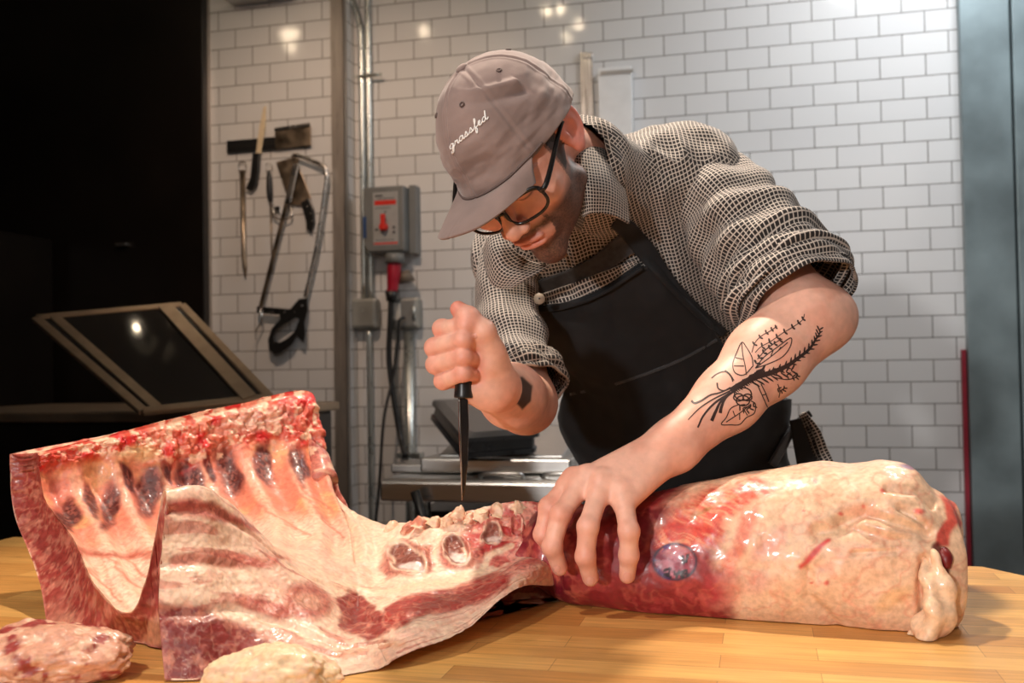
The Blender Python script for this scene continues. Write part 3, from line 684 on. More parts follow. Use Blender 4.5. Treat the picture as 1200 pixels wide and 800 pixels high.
# ------------------------------------------------------------------ the meat
FAT = lin(238, 205, 178); FATP = lin(232, 178, 158); FATY = lin(226, 172, 112); REDM = lin(150, 38, 34); DKR = lin(94, 20, 16); BRT = lin(205, 40, 38); PURP = lin(118, 22, 40); BONE = lin(222, 190, 178); MEMB = lin(222, 128, 100)
def meatmat(name, rough, coat, sss=.12, bump=.35, bs=220):
    return mat(name, (.5, .2, .15), rough, vcol=True, var=.16, vs=160, coat=coat, coatr=.12, sss=sss, sssr=(1, .25, .12), sssc=.005, bump=bump, bs=bs, bd=.0012, rv=.12)
M_meat = meatmat('raw_meat_and_fat', .45, .15)
carc = empty('meat_carcass', P(520, 700, 1.2)*[1, 1, 0]+[0, 0, TZ], 'long side of raw meat with ribs, spine and haunch lying across the table', 'meat')
G = np.array([
 [(44,530,1.36),(46,552,1.355),(54,590,1.34),(84,634,1.27),(112,690,1.165),(158,712,1.085),(192,578,1.06),(190,640,1.03),(186,712,1.0),(194,806,0.965)],
 [(125,510,1.42),(126,535,1.415),(133,580,1.4),(150,625,1.34),(170,672,1.24),(205,690,1.15),(236,571,1.1),(238,640,1.06),(238,720,1.01),(238,812,0.965)],
 [(205,490,1.47),(208,540,1.465),(218,585,1.44),(232,612,1.39),(248,645,1.3),(262,650,1.2),(275,594,1.14),(280,648,1.1),(285,720,1.04),(288,812,0.98)],
 [(285,472,1.53),(288,520,1.52),(298,565,1.48),(312,600,1.42),(322,622,1.35),(330,638,1.27),(340,655,1.2),(348,680,1.13),(348,730,1.06),(335,808,.955)],
 [(363,459,1.60),(370,520,1.56),(378,565,1.50),(388,600,1.42),(396,625,1.36),(402,650,1.30),(407,680,1.23),(406,715,1.16),(398,752,1.045),(388,803,.965)],
 [(369,515,1.575),(378,555,1.535),(388,585,1.49),(402,608,1.42),(412,630,1.36),(419,652,1.31),(424,681,1.24),(425,715,1.17),(418,751,1.05),(408,797,.975)],
 [(392,580,1.50),(402,590,1.47),(412,603,1.44),(424,618,1.40),(434,633,1.36),(441,655,1.31),(446,682,1.25),(447,715,1.13),(442,750,1.05),(432,790,.985)],
 [(450,614,1.42),(456,617,1.40),(462,624,1.38),(468,634,1.35),(473,645,1.31),(478,660,1.27),(483,682,1.22),(487,710,1.12),(486,738,1.04),(480,764,1.0)],
 [(520,605,1.36),(523,611,1.35),(527,619,1.33),(531,630,1.31),(535,642,1.29),(540,658,1.26),(545,680,1.22),(549,702,1.14),(548,720,1.09),(543,740,1.05)],
 [(597,590,1.33),(601,597,1.325),(605,606,1.315),(609,616,1.30),(613,627,1.285),(616,638,1.27),(617,650,1.26),(616,664,1.20),(611,678,1.17),(605,690,1.15)],
 [(650,590,1.34),(653,597,1.335),(655,606,1.325),(657,616,1.31),(658,627,1.295),(658,638,1.28),(658,650,1.27),(656,664,1.26),(652,676,1.25),(648,686,1.245)]], float)
NS, NT = 560, 430
ts = np.linspace(0, 9, NS); KN = [0, 1, 2, 3, 4, 4.5, 5, 6, 7, 8, 9]; ti_ = np.interp(ts, KN, np.arange(11.)); tt = np.linspace(0, 9, NT)
Gs = np.stack([catmull(G[:, j], ti_) for j in range(10)], 1)            # (NS,10,3)
A3 = np.stack([catmull(Gs[i], tt) for i in range(NS)], 0)              # (NS,NT,3)
W3 = P(A3[..., 0:1].repeat(3, -1)*0, 0, 1) if False else None
def Pv(A):
    px, py, d = A[..., 0:1], A[..., 1:2], A[..., 2:3]
    return CAM+d*FW+(px-600.)/FOC*d*RT+(400.-py)/FOC*d*UP
S3 = Pv(A3)
SS, TT = np.meshgrid(ts, tt, indexing='ij')
Nn = nrm(np.cross(np.gradient(S3, axis=0), np.gradient(S3, axis=1)))
Nn *= np.where(((CAM-S3)*Nn).sum(-1).mean() > 0, 1, -1)
fl = S3.reshape(-1, 3)
# ribs: ridges that run from the spine up the chest wall, soft lumps elsewhere
wall = (1-sstep(4.6, 5.6, TT))*(1-sstep(4.2, 5.6, SS))
phase = (SS*1.62+.12*np.sin(TT*1.3)+.05*TT)
rib = np.cos(2*np.pi*phase)
H = wall*sstep(.5, 1.2, TT)*(.0055*rib)
H = H+.0035*fbm(fl, 16, 3, 3).reshape(SS.shape)+.0018*fbm(fl, 60, 3, 8).reshape(SS.shape)
# ragged fat along the top edge
top = (1-sstep(.75, 1.25, TT))*sstep(.08, .25, TT)*(1-sstep(4.0, 4.4, SS))
rag = np.abs(fbm(fl, 55, 4, 21)).reshape(SS.shape)
H += top*(.004+.022*rag)
H += .0016*np.abs(fbm(fl*[1, 1, 2.5], 90, 3, 31)).reshape(SS.shape)*sstep(6, 7, TT)
# vertebrae sockets and lumps along the spine
X3, Y3 = A3[..., 0], A3[..., 1]
def dent(cx, cy, rx, ry, ang, dep, rim):
    a = math.radians(ang); dx = X3-cx; dy = Y3-cy; q = np.sqrt(((dx*math.cos(a)+dy*math.sin(a))/rx)**2+((-dx*math.sin(a)+dy*math.cos(a))/ry)**2)
    return -dep*(1-sstep(.75, 1.0, q))+rim*np.exp(-((q-1.05)/.18)**2)
for (cx, cy, rx, ry, an) in ((477, 656, 24, 17, 35), (536, 647, 19, 14, 60), (577, 627, 10, 15, 10), (606, 618, 7, 12, 0)):
    H += dent(cx, cy, rx, ry, an, .004, .004)
lump = np.abs(fbm(fl, 38, 3, 44)).reshape(SS.shape)
H += .012*lump*sstep(5.6, 6.4, SS)*(1-sstep(4.5, 5.5, TT))
# stepped seam between fat layers on the near side
seam = fbm(fl*[1, 1, 1], 12, 3, 51).reshape(SS.shape)*.25
for (tc_, dep, w_) in ((7.35, .004, .09), (8.05, .005, .08), (6.55, .003, .07)):
    H -= dep*np.exp(-((TT-tc_-seam)/w_)**2)*(1-sstep(7.3, 8.2, SS))
H *= (1-.75*sstep(8.2, 8.9, SS))
front = S3+Nn*H[..., None]
# back (outer) surface
ti = np.array([.016, .020, .026, .034, .045, .055, .050, .062, .060, .034])
thick = catmull(ti[:, None], tt)[:, 0][None, :]*(1-.25*sstep(6, 9, SS)*sstep(2, 5, TT))
thick = thick*(1+.28*(1-sstep(0, 1.2, SS))*sstep(.5, 2, TT)*(1-sstep(5, 6, TT)))*(1+.25*fbm(fl, 14, 3, 61).reshape(SS.shape))
# smooth normals for the offset
Nb = Nn.copy()
for _ in range(1):
    k = 25; ker = np.ones(k)/k
    for ax in (0, 1):
        Nb = np.apply_along_axis(lambda v: np.convolve(np.pad(v, k//2, mode='edge'), ker, 'valid'), ax, Nb)
Nb = nrm(Nb)
sub = (slice(None, None, 3), slice(None, None, 3))
def closed(front, back, thb):
    ns, nt = front.shape[:2]
    V = [front.reshape(-1, 3), back.reshape(-1, 3)]; F = [gridF(ns, nt), gridF(ns, nt)[:, ::-1]+ns*nt]
    rimf = np.concatenate([np.arange(nt), np.arange(1, ns)*nt+nt-1, (ns-1)*nt+np.arange(nt-2, -1, -1), np.arange(ns-2, 0, -1)*nt])
    K = thb; base = 2*ns*nt; a = V[0][rimf]; b = V[1][rimf]; m = len(rimf)
    cen = nrm(a-np.roll(a, -1, 0)); rows = [rimf]
    out = nrm(np.cross(nrm(b-a), cen))
    for q in range(1, K):
        f = q/K; pt = a*(1-f)+b*f+out*(np.minimum(.16*np.linalg.norm(b-a, axis=1), .007)*math.sin(math.pi*f))[:, None]
        pt = pt+out*(.003*fbm(pt, 70, 3, 71))[:, None]
        V.append(pt); rows.append(base+(q-1)*m+np.arange(m))
    rows.append(rimf+ns*nt)
    for r0, r1 in zip(rows[:-1], rows[1:]):
        F.append(np.stack([r0, r1, np.roll(r1, -1), np.roll(r0, -1)], 1))
    return np.vstack(V), np.concatenate(F), rimf, K
back = S3-Nb*thick[..., None]
und = S3+FW*(.012+.02*sstep(6.5, 9, TT)+.085*sstep(3.6, 4.6, SS)*sstep(6.5, 8.5, TT))[..., None]-RT*(.03*sstep(3.6, 4.6, SS)*sstep(6.5, 8.5, TT))[..., None]; und[..., 2] = TZ+.002
back = back-RT*(.034*(1-sstep(0, 1.4, SS))*(1-sstep(4, 5, TT)))[..., None]
bf = sstep(4.3, 5.3, TT)[..., None]; back = back*(1-bf)+und*bf
V, F, rimf, K = closed(front, back, 22)
V[:, 2] = np.maximum(V[:, 2], TZ+.0015+.001*np.abs(vnoise(V, 60, 3)))
nF = NS*NT; nm = len(V)
isF = np.zeros(nm, bool); isF[:nF] = True; rest = ~isF
tv = np.full(nm, -1.); sv = np.full(nm, -1.); tv[:nF] = TT.ravel(); sv[:nF] = SS.ravel()
for q in range(1, K):
    a0 = 2*nF+(q-1)*len(rimf); tv[a0:a0+len(rimf)] = tv[rimf]; sv[a0:a0+len(rimf)] = sv[rimf]
pt = Painter(V, FAT, 5, 30, 11)
n1 = fbm(V, 25, 4, 81); n2 = fbm(V, 90, 3, 82); n3 = fbm(V*[1, 1, 3], 45, 3, 83)
pt.mix(sstep(0., .35, n1)*.5, FATP); pt.mix(sstep(.1, .4, n2)*.25, lin(244, 214, 190))
# streaks along the near side
near = np.where(isF, sstep(5.8, 6.4, tv), 0)
pt.lim = near*(1-sstep(7.5, 8.2, sv))
strk = fbm(np.stack([sv*.6, tv*4.5, sv*0], 1)+.15*n1[:, None], 1.6, 4, 91)
pt.mix(sstep(.14, .3, strk)*.55, lin(186, 84, 72))
# chest wall colouring
wl = np.where(isF, (1-sstep(4.0, 5.2, tv))*(1-sstep(4.15, 4.7, sv)), 0)
pt.lim = wl
pt.mix(np.ones(nm)*(1-sstep(2.6, 3.8, tv)), MEMB)
pt.mix(sstep(-.1, .3, n1)*.6*(1-sstep(2.6, 3.6, tv)), FATY)
rv_ = np.cos(2*np.pi*(sv*1.62+.12*np.sin(tv*1.3)+.05*tv)); pt.mix(sstep(.3, .9, rv_)*.55*sstep(1., 1.6, tv), lin(236, 190, 160))
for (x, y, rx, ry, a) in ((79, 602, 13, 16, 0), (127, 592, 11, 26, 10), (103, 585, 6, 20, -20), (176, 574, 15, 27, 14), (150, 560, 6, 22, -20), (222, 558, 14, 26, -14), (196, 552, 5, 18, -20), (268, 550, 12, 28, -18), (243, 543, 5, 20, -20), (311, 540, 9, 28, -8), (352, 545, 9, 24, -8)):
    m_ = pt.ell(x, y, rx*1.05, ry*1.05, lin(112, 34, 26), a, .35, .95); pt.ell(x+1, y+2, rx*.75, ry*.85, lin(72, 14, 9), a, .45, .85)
pt.mix((sstep(.05, .25, fbm(V*[2.5, 2.5, .6], 120, 2, 84)))*.3*sstep(0, 1, 1-wl*0), lin(200, 110, 90))
pt.stroke([(90, 648), (140, 652), (190, 645)], 3, lin(170, 50, 20), 4, .8); pt.stroke([(60, 560), (66, 625), (95, 650)], 4, lin(150, 50, 40), 4, .6)
for q in (((105, 665), (140, 705)), ((125, 655), (165, 690)), ((150, 655), (180, 680)), ((330, 560), (400, 625)), ((352, 570), (390, 600)), ((300, 590), (360, 630))):
    pt.stroke(q, 1.4, lin(206, 110, 86), 2.5, .8)
# ragged top edge
tp = np.where(isF | rest, (1-sstep(.95, 1.25, tv+.3*n1))*(tv > -.5), 0)*(1-sstep(4.1, 4.5, sv)); pt.lim = tp
pt.mix(sstep(-.35, .0, n1)*.9, lin(196, 60, 44)); pt.mix(sstep(-.02, .18, n2+.4*n1), lin(232, 184, 152)); pt.mix(sstep(.2, .4, fbm(V, 40, 3, 87)), BRT)
pt.ell(160, 535, 26, 14, lin(228, 190, 140), -20, .4, .9); pt.ell(95, 548, 30, 12, lin(190, 96, 40), -15, .5, .8); pt.ell(198, 526, 9, 9, BRT, 0, .4, .95)
pt.ell(300, 492, 40, 13, lin(236, 190, 165), -12, .6, .7)
# cut edges: meat on the left end, fat on the rest
pt.lim = np.where(~isF & (tv > -.5), 1., 0.)
fr = np.zeros(nm)
for q in range(1, K): fr[2*nF+(q-1)*len(rimf):2*nF+q*len(rimf)] = q/K
left = (sv < .02) & ~isF & (tv > -.5)
pt.mix(np.where(left, 1., 0.), lin(156, 62, 54)); pt.mix(np.where(left, sstep(.55, .75, fr+.25*n1+.1*n2)*(sstep(3.4, 4.2, tv)), 0), lin(222, 160, 130))
pt.mix(np.where(left, sstep(.05, .3, n2)*.6, 0), lin(205, 130, 108)); pt.mix(np.where(left & (tv < 1.5), .5, 0)*sstep(-.1, .2, n1), lin(120, 44, 36))
# outer back side
pt.lim = np.where(np.arange(nm) >= nF, 1, 0)*(tv < -.5)
pt.mix(np.ones(nm), lin(196, 112, 96)); pt.mix(sstep(-.1, .25, n1), lin(140, 46, 44)); pt.mix(sstep(.1, .3, n3), lin(226, 180, 150))
# near side muscles
pt.lim = np.where(isF, sstep(5.9, 6.1, tv), 0.); mus = lin(140, 32, 30)
pt.poly([(178, 700), (240, 716), (290, 730), (330, 760), (362, 792), (380, 830), (180, 830)], lin(132, 32, 34), 4, .95)
pt.poly([(196, 720), (235, 712), (255, 745), (262, 800), (200, 805)], lin(100, 22, 22), 12, .5)
pt.poly([(394, 702), (418, 698), (450, 722), (453, 742), (430, 748), (398, 735)], mus, 3, .95)
pt.poly([(450, 715), (480, 700), (520, 690), (560, 678), (590, 668), (598, 672), (596, 686), (565, 702), (540, 716), (505, 722), (480, 727), (462, 738), (452, 735)], lin(160, 44, 38), 4, .95)
pt.ell(362, 706, 26, 22, lin(172, 52, 48), 10, .35, .8); pt.ell(362, 706, 15, 10, lin(228, 176, 150), 10, .5, .8); pt.poly([(270, 692), (300, 700), (345, 712), (340, 724), (310, 722), (280, 708)], lin(176, 60, 52), 4, .8)
pt.poly([(196, 588), (215, 586), (250, 592), (290, 612), (310, 628), (280, 616), (245, 606), (200, 602)], lin(180, 66, 58), 3.5, .8)
pt.poly([(200, 655), (260, 646), (320, 650), (370, 645), (300, 664), (240, 664), (198, 672)], lin(190, 80, 68), 4, .65)
pt.poly([(425, 665), (445, 650), (450, 655), (440, 672), (427, 674)], mus, 2.5, .9)
pt.stroke([(395, 770), (425, 758), (470, 755)], 3, lin(205, 140, 90), 4, .5)
pt.mix(sstep(.12, .3, n2)*.35*sstep(7.0, 7.4, tv), lin(224, 160, 136))
# spine
pt.lim = np.where(isF, 1., 0.)
pt.poly([(445, 668), (455, 640), (478, 632), (505, 640), (508, 665), (480, 678), (455, 676)], lin(168, 60, 52), 4, .75)
pt.poly([(515, 650), (520, 632), (545, 628), (570, 620), (590, 612), (600, 618), (596, 640), (570, 655), (548, 668), (520, 668)], lin(176, 56, 50), 5, .75)
pt.mix(np.where(isF, sstep(6.9, 7.5, sv)*(1-sstep(6.5, 8, tv)), 0)*sstep(-.12, .12, n1+.4*n2)*.85, lin(178, 40, 44))
pt.mix(np.where(isF, sstep(7.4, 7.8, sv), 0)*sstep(.04, .2, n3)*.7, lin(232, 170, 150))
for (cx, cy, rx, ry, an) in ((477, 656, 23, 16, 35), (536, 647, 18, 13, 60), (577, 627, 9, 14, 10)):
    pt.ell(cx, cy, rx*1.1, ry*1.15, lin(230, 196, 170), an, .12, .95); pt.ell(cx-1, cy-1, rx*.92, ry*.9, lin(124, 58, 46), an, .15, .95); pt.ell(cx+rx*.2, cy+ry*.55, rx*.6, ry*.4, lin(225, 205, 196), an*.3, .3, .95)
pt.stroke([(470, 690), (500, 684), (530, 678), (560, 672), (572, 655), (600, 640)], 3.5, lin(234, 204, 172), 2, .85)
pt.stroke([(405, 690), (440, 688), (475, 696)], 4, lin(234, 204, 172), 4, .6)
pt.lim = 1-.85*wl; redz = sstep(.12, .3, (pt.c[:, 0]-pt.c[:, 1]))*(1-sstep(.3, .55, pt.c[:, 1]))
mv = np.clip(1-np.abs(fbm(V*[1, 1, 1.8], 48, 3, 131))*11, 0, 1); mv2 = np.clip(1-np.abs(fbm(V, 120, 2, 133))*7, 0, 1)
pt.mix(mv*redz*.5, lin(226, 150, 124)); pt.mix(mv2*redz*.35, lin(90, 20, 18)); pt.mix(mv*(1-redz)*.17, lin(206, 110, 90)); pt.mix(mv2*(1-redz)*.18, lin(250, 222, 200))
print('rib', len(V))
o_rib = mesh('rib_section', V, F, M_meat, carc, col=pt.c); RV, RF = V, F
# ------------------------------------------------------------------ haunch
SEC = np.array([  # x, top, bottom, depth of centre, depth radius
 (598, 655, 674, 1.265, .010), (612, 632, 682, 1.275, .028), (628, 606, 688, 1.28, .044), (645, 592, 697, 1.285, .053), (665, 590, 704, 1.285, .060), (700, 588, 712, 1.275, .070), (750, 580, 722, 1.265, .080), (800, 568, 728, 1.25, .086),
 (850, 557, 736, 1.235, .092), (900, 547, 743, 1.22, .096), (950, 546, 749, 1.205, .098), (1000, 547, 753, 1.19, .098), (1040, 541, 756, 1.18, .096), (1070, 549, 757, 1.17, .090), (1092, 572, 748, 1.165, .074), (1103, 580, 728, 1.165, .058), (1111, 586, 680, 1.165, .040), (1118, 590, 650, 1.165, .026), (1123, 600, 624, 1.165, .008)], float)
NA, NB = 520, 440
us = np.linspace(0, len(SEC)-1, NA); Sx = catmull(SEC, us); th = np.linspace(0, 2*np.pi, NB, endpoint=False)
dc = Sx[:, 3]; cy = (Sx[:, 1]+Sx[:, 2])/2; hh = (Sx[:, 2]-Sx[:, 1])/2/FOC*dc
Cc = np.stack([P(x, y, d) for x, y, d in zip(Sx[:, 0], cy, dc)])
ax_ = nrm(np.gradient(Cc, axis=0)); dep = nrm(np.cross(ax_, [0, 0, 1.])); dep *= np.where(dep[:, 1:2] > 0, -1, 1)      # toward the camera
pw = 2.1; c_, s_ = np.cos(th), np.sin(th)
ce = np.sign(c_)*np.abs(c_)**(2/pw); se = np.sign(s_)*np.abs(s_)**(2/pw)
HV = Cc[:, None]+Sx[:, 4][:, None, None]*ce[None, :, None]*dep[:, None]+hh[:, None, None]*se[None, :, None]*np.array([0, 0, 1.])
nr = nrm(ce[None, :, None]*dep[:, None]+se[None, :, None]*np.array([0, 0, 1.])*np.ones((NA, 1, 1)))
V = HV.reshape(-1, 3); N_ = nr.reshape(-1, 3); hx_, hy_, _ = PXY(V)
D_ = .009*fbm(V, 9, 3, 101)+.0026*fbm(V, 30, 3, 102)+.0004*fbm(V, 110, 3, 103)
def crease(pts, w, dep):
    best = np.full(len(V), 1e9)
    for a, b in zip(pts[:-1], pts[1:]):
        vx, vy = b[0]-a[0], b[1]-a[1]; t = np.clip(((hx_-a[0])*vx+(hy_-a[1])*vy)/(vx*vx+vy*vy), 0, 1); best = np.minimum(best, np.hypot(hx_-a[0]-t*vx, hy_-a[1]-t*vy))
    return -dep*np.exp(-(best/w)**2)
fc = (N_@(-FW)) > -.2
cr = crease([(985, 610), (1015, 600), (1050, 612), (1090, 622)], 7, .010)+crease([(960, 622), (1000, 618), (1040, 632), (1085, 630)], 9, .007)+crease([(1000, 648), (1050, 645)], 3, .003)+crease([(1040, 572), (1075, 575), (1092, 590)], 5, .007)+crease([(1082, 655), (1079, 690), (1083, 740)], 5, .011)+crease([(946, 670), (948, 700), (985, 745)], 6, .004)+crease([(990, 600), (1030, 590), (1070, 598)], 6, .004)+crease([(1055, 595), (1085, 612)], 4, .007)
D_ += np.where(fc, cr, 0)
V = V+N_*D_[:, None]; V[:, 2] = np.maximum(V[:, 2], TZ+.001)
F = gridF(NB, NA, True) if False else None
iu = np.arange(NA-1); iv = np.arange(NB); a, b = np.meshgrid(iu, iv, indexing='ij'); a = a.ravel(); b = b.ravel(); b2 = (b+1) % NB
F = np.stack([a*NB+b, a*NB+b2, (a+1)*NB+b2, (a+1)*NB+b], 1)
# end caps as fans
cV = [V[:NB].mean(0), V[-NB:].mean(0)]; n0 = len(V); V = np.vstack([V, cV])
F = [tuple(f) for f in F]+[(n0, (j+1) % NB, j) for j in range(NB)]+[(n0+1, (NA-1)*NB+j, (NA-1)*NB+(j+1) % NB) for j in range(NB)]
hp = Painter(V, lin(234, 194, 160), 5, 30, 21)
n1 = fbm(V, 18, 4, 111); n2 = fbm(V, 70, 4, 112); n4 = fbm(V, 160, 2, 113)
hp.mix(sstep(-.05, .3, n1)*.55, lin(240, 190, 158)); hp.mix(sstep(.1, .4, n2)*.3, lin(246, 216, 190))
xs = hp.x+14*n1; ys = hp.y
# red haunch muscle at the left, dissolving into fat
edge = 775+.55*(735-ys)*0+18*np.sin(ys/23.)
red = 1-sstep(-30, 45, xs-(812+.28*(ys-640))+60*n1+34*n2)
hp.mix(red*.97, lin(142, 18, 34)); hp.mix(red*sstep(.0, .3, n1)*.8, lin(104, 12, 34)); hp.mix(red*sstep(.12, .3, n2)*.35, lin(206, 84, 80))
hp.mix((1-sstep(648, 700, hp.x))*.5*red*sstep(.0, .25, n2), lin(206, 110, 88))
# fibrous bright red patch over the shoulder of the haunch
fib = fbm(np.stack([(hp.x-800)*.02+(hp.y-600)*.024, (hp.x-800)*.11-(hp.y-600)*.15, hp.x*0], 1), 1.6, 4, 115)
pm = hp.poly([(770, 640), (778, 612), (800, 590), (840, 568), (885, 560), (905, 572), (880, 592), (850, 612), (838, 640), (800, 650)], lin(222, 74, 48), 9, .85)
hp.mix(pm*sstep(.0, .25, fib)*.8, lin(240, 170, 130)); hp.mix(pm*sstep(.1, .3, -fib)*.8, lin(196, 24, 22))
pm = hp.poly([(856, 640), (868, 606), (890, 594), (892, 610), (872, 645), (852, 672), (845, 660)], lin(226, 90, 66), 6, .7); hp.mix(pm*sstep(.0, .2, fib)*.7, lin(240, 180, 150))
hp.ell(850, 690, 20, 22, lin(190, 56, 70), 20, .6, .6)
hp.stroke([(935, 663), (950, 652), (972, 634)], [2, 4, 3], lin(206, 40, 50), 2.5, .9)
for (x, y, r) in ((955, 562, 3), (1030, 573, 4), (968, 680, 3), (950, 678, 2), (1075, 602, 6), (912, 742, 3), (930, 740, 2), (985, 600, 3), (940, 600, 2), (1010, 590, 3)): hp.ell(x, y, r, r*.7, lin(214, 60, 60), 20, .6, .8)
hp.ell(1010, 596, 22, 8, lin(232, 150, 124), 5, .8, .5); hp.ell(900, 640, 28, 8, lin(220, 120, 110), -40, .8, .5); hp.ell(890, 680, 16, 12, lin(215, 150, 150), 0, .8, .5)
hp.poly([(1108, 582), (1122, 590), (1126, 610), (1116, 635), (1100, 640), (1098, 625), (1112, 610)], lin(206, 60, 52), 3, .9)
hp.stroke([(1100, 640), (1108, 650), (1106, 668)], 6, lin(96, 16, 18), 3, .9); hp.ell(1064, 545, 12, 4, lin(110, 60, 130), 15, .5, .7)
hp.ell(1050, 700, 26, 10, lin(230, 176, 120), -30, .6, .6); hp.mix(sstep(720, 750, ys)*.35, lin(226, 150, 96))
hp.stroke([(812, 605), (835, 592), (858, 580)], 3, lin(130, 110, 50), 2.5, .6)
# stamp: purple ring with smudged marks
mv = np.clip(1-np.abs(fbm(V, 40, 3, 141))*10, 0, 1); rz_ = sstep(.12, .3, hp.c[:, 0]-hp.c[:, 1])
hp.mix(mv*rz_*.35, lin(216, 110, 90)); hp.mix(mv*(1-rz_)*.16, lin(216, 130, 104))
hp.x = hx_ = PXY(V)[0]; hp.y = PXY(V)[1]
ringd = np.sqrt(((hp.x-791)/25.)**2+((hp.y-658)/21.)**2)
hp.mix((1-sstep(.9, 1.05, ringd))*.45, lin(150, 60, 96)); hp.mix((1-sstep(.7, .95, ringd))*sstep(.0, .2, n2)*.35, lin(216, 180, 200))
hp.mix(np.exp(-((ringd-1.)/.075)**2)*.95, lin(32, 16, 50)); hp.mix(np.exp(-((ringd-.9)/.12)**2)*sstep(.0, .25, n4+n2)*.9*(hp.x < 785), lin(58, 30, 110))
for q in (((779, 668), (785, 666), (784, 672), (779, 673), (786, 676)), ((790, 670), (793, 676), (796, 669), (799, 676)), ((801, 676), (799, 670), (804, 668), (806, 674), (801, 671)), ((800, 652), (801, 660)), ((806, 650), (804, 658))):
    hp.stroke(q, 1.6, lin(22, 10, 26), .7, .95)
M_ham = meatmat('haunch_meat_and_fat', .42, .3, .1, .16, 160)
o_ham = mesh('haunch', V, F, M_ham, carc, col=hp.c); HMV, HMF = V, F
print('ham', len(V))
bv_ham = bvh_of(V, F)
# flap of fat hanging at the butt end
fp = [P(1088, 642, 1.105), P(1092, 660, 1.09), P(1098, 690, 1.08), P(1098, 720, 1.075), P(1084, 745, 1.08), P(1074, 752, 1.09)]
Vf, Ff, _ = tubeV(fp, [.004, .010, .016, .017, .016, .008], 48, 90, disp=lambda t, s, u: .003*np.sin(3*t+8*u)+.002*np.sin(9*u*3+t))
Vf = Vf+nrm(Vf-Vf.mean(0))*(.003*fbm(Vf, 50, 3, 5))[:, None]; Vf[:, 2] = np.maximum(Vf[:, 2], TZ+.001)
pf = Painter(Vf, lin(238, 202, 168), 3, 40, 2); pf.mix(sstep(0, .3, fbm(Vf, 40, 3, 6))*.5, lin(240, 180, 140))
mesh('fat_flap', Vf, Ff, M_ham, carc, col=pf.c)
tp = [P(1102, 648, 1.10), P(1108, 655, 1.09), P(1110, 666, 1.085)]
Vf, Ff, _ = tubeV(tp, [.010, .008, .003], 20, 20); mesh('bone_tip', Vf, Ff, mat('bone_tip_red', tuple(lin(120, 24, 24)), .4), carc)
# upright tags of fat on the spine
tags = [(496, 609, 1.355, 9, 8), (512, 607, 1.345, 8, 7), (538, 602, 1.33, 6, 14), (552, 606, 1.325, 8, 7), (480, 614, 1.375, 9, 6), (566, 603, 1.325, 10, 7), (588, 596, 1.33, 12, 7), (610, 592, 1.33, 12, 6), (460, 616, 1.395, 9, 5), (525, 607, 1.335, 7, 7)]
for n_, (x, y, d, w_, h_) in enumerate(tags):
    Vf, Ff, _ = tubeV([P(x-w_*.3, y+8, d), P(x-1, y+2, d), P(x+w_*.2, y-h_*.35, d), P(x+w_*.35, y-h_*.75, d)], [w_/FOC*d*1.2, w_/FOC*d*.95, w_/FOC*d*.6, w_/FOC*d*.2], 28, 26)
    Vf = Vf+(.008*np.stack([fbm(Vf, 70, 4, 5+n_), fbm(Vf, 70, 4, 26+n_), fbm(Vf, 70, 4, 47+n_)], 1)); pf = Painter(Vf, lin(232, 196, 164), 3, 40, 2); pf.mix(sstep(.0, .3, fbm(Vf, 60, 3, 6+n_))*.7, lin(190, 80, 62))
    mesh('fat_shred', Vf, Ff, M_meat, carc, col=pf.c)
# ------------------------------------------------------------------ loose trimmings in front
def lumpy(name, cpx, d, rx, ry, rz, label, base, c2, seed, cat='meat'):
    c = P(cpx[0], cpx[1], d); c[2] = TZ+rz*.62
    u = np.linspace(0, 2*np.pi, 160, endpoint=False); v = np.linspace(.02, np.pi-.02, 90); U_, V_ = np.meshgrid(u, v, indexing='ij')
    n = np.stack([np.cos(U_)*np.sin(V_), np.sin(U_)*np.sin(V_), np.cos(V_)], -1).reshape(-1, 3)
    r = 1+.28*fbm(n, 1.6, 3, seed)+.10*np.abs(fbm(n, 5, 4, seed+1))
    V = c+(n*[rx, ry, rz]*r[:, None])@rotz(YAW).T; V[:, 2] = np.maximum(V[:, 2], TZ+.001)
    p = Painter(V, base, 3, 40, seed); a = fbm(V, 45, 4, seed+3); p.mix(sstep(0, .2, a), c2); p.mix(sstep(.1, .3, fbm(V, 110, 3, seed+4))*.7, lin(234, 190, 160))
    F = gridF(160, 90, True)[:, ::-1]
    o = mesh(name, V, F, M_meat, None, col=p.c, center=True); tag(o, label, cat); return o
lumpy('meat_trimming', (58, 792), .985, .075, .045, .032, 'red and white meat trimming at the near left corner of the table', lin(206, 150, 124), lin(150, 60, 54), 5)
lumpy('fat_trimming', (318, 818), .90, .055, .030, .032, 'pale yellowish lump of trimmed fat in front of the ribs', lin(232, 200, 160), lin(222, 176, 140), 15, 'fat')
# ------------------------------------------------------------------ the butcher
HD = 1.0
# head frame (left, forward, up) and cap frame
def ortho(F_, U_):
    F_ = nrm(F_); U_ = nrm(np.array(U_)-F_*(np.array(U_)@F_)); return F_, U_
oF, oU = ortho(CV((-.32, -.55, -.77)), CV((-.62, -.485, .615))); oL = np.cross(oU, oF); OO = P(616, 190, 1.285)
hF, hU = ortho(CV((-.1173, -.555, -.8235)), CV((-.5688, -.6422, .5139))); hL = np.cross(hU, hF)
HO = OO-.010*oF+.042*oU+CV((-6/900., 0, -4/900.))+.010*hF-.042*hU
def hp_(l, f, u): return HO+l*hL+f*hF+u*hU
HR = np.stack([hL, hF, hU], 1)
man = empty('person', P(800, 640, 1.86)*[1, 1, 0], 'man in checked shirt and black apron bending over the meat, a knife in one fist', 'person')
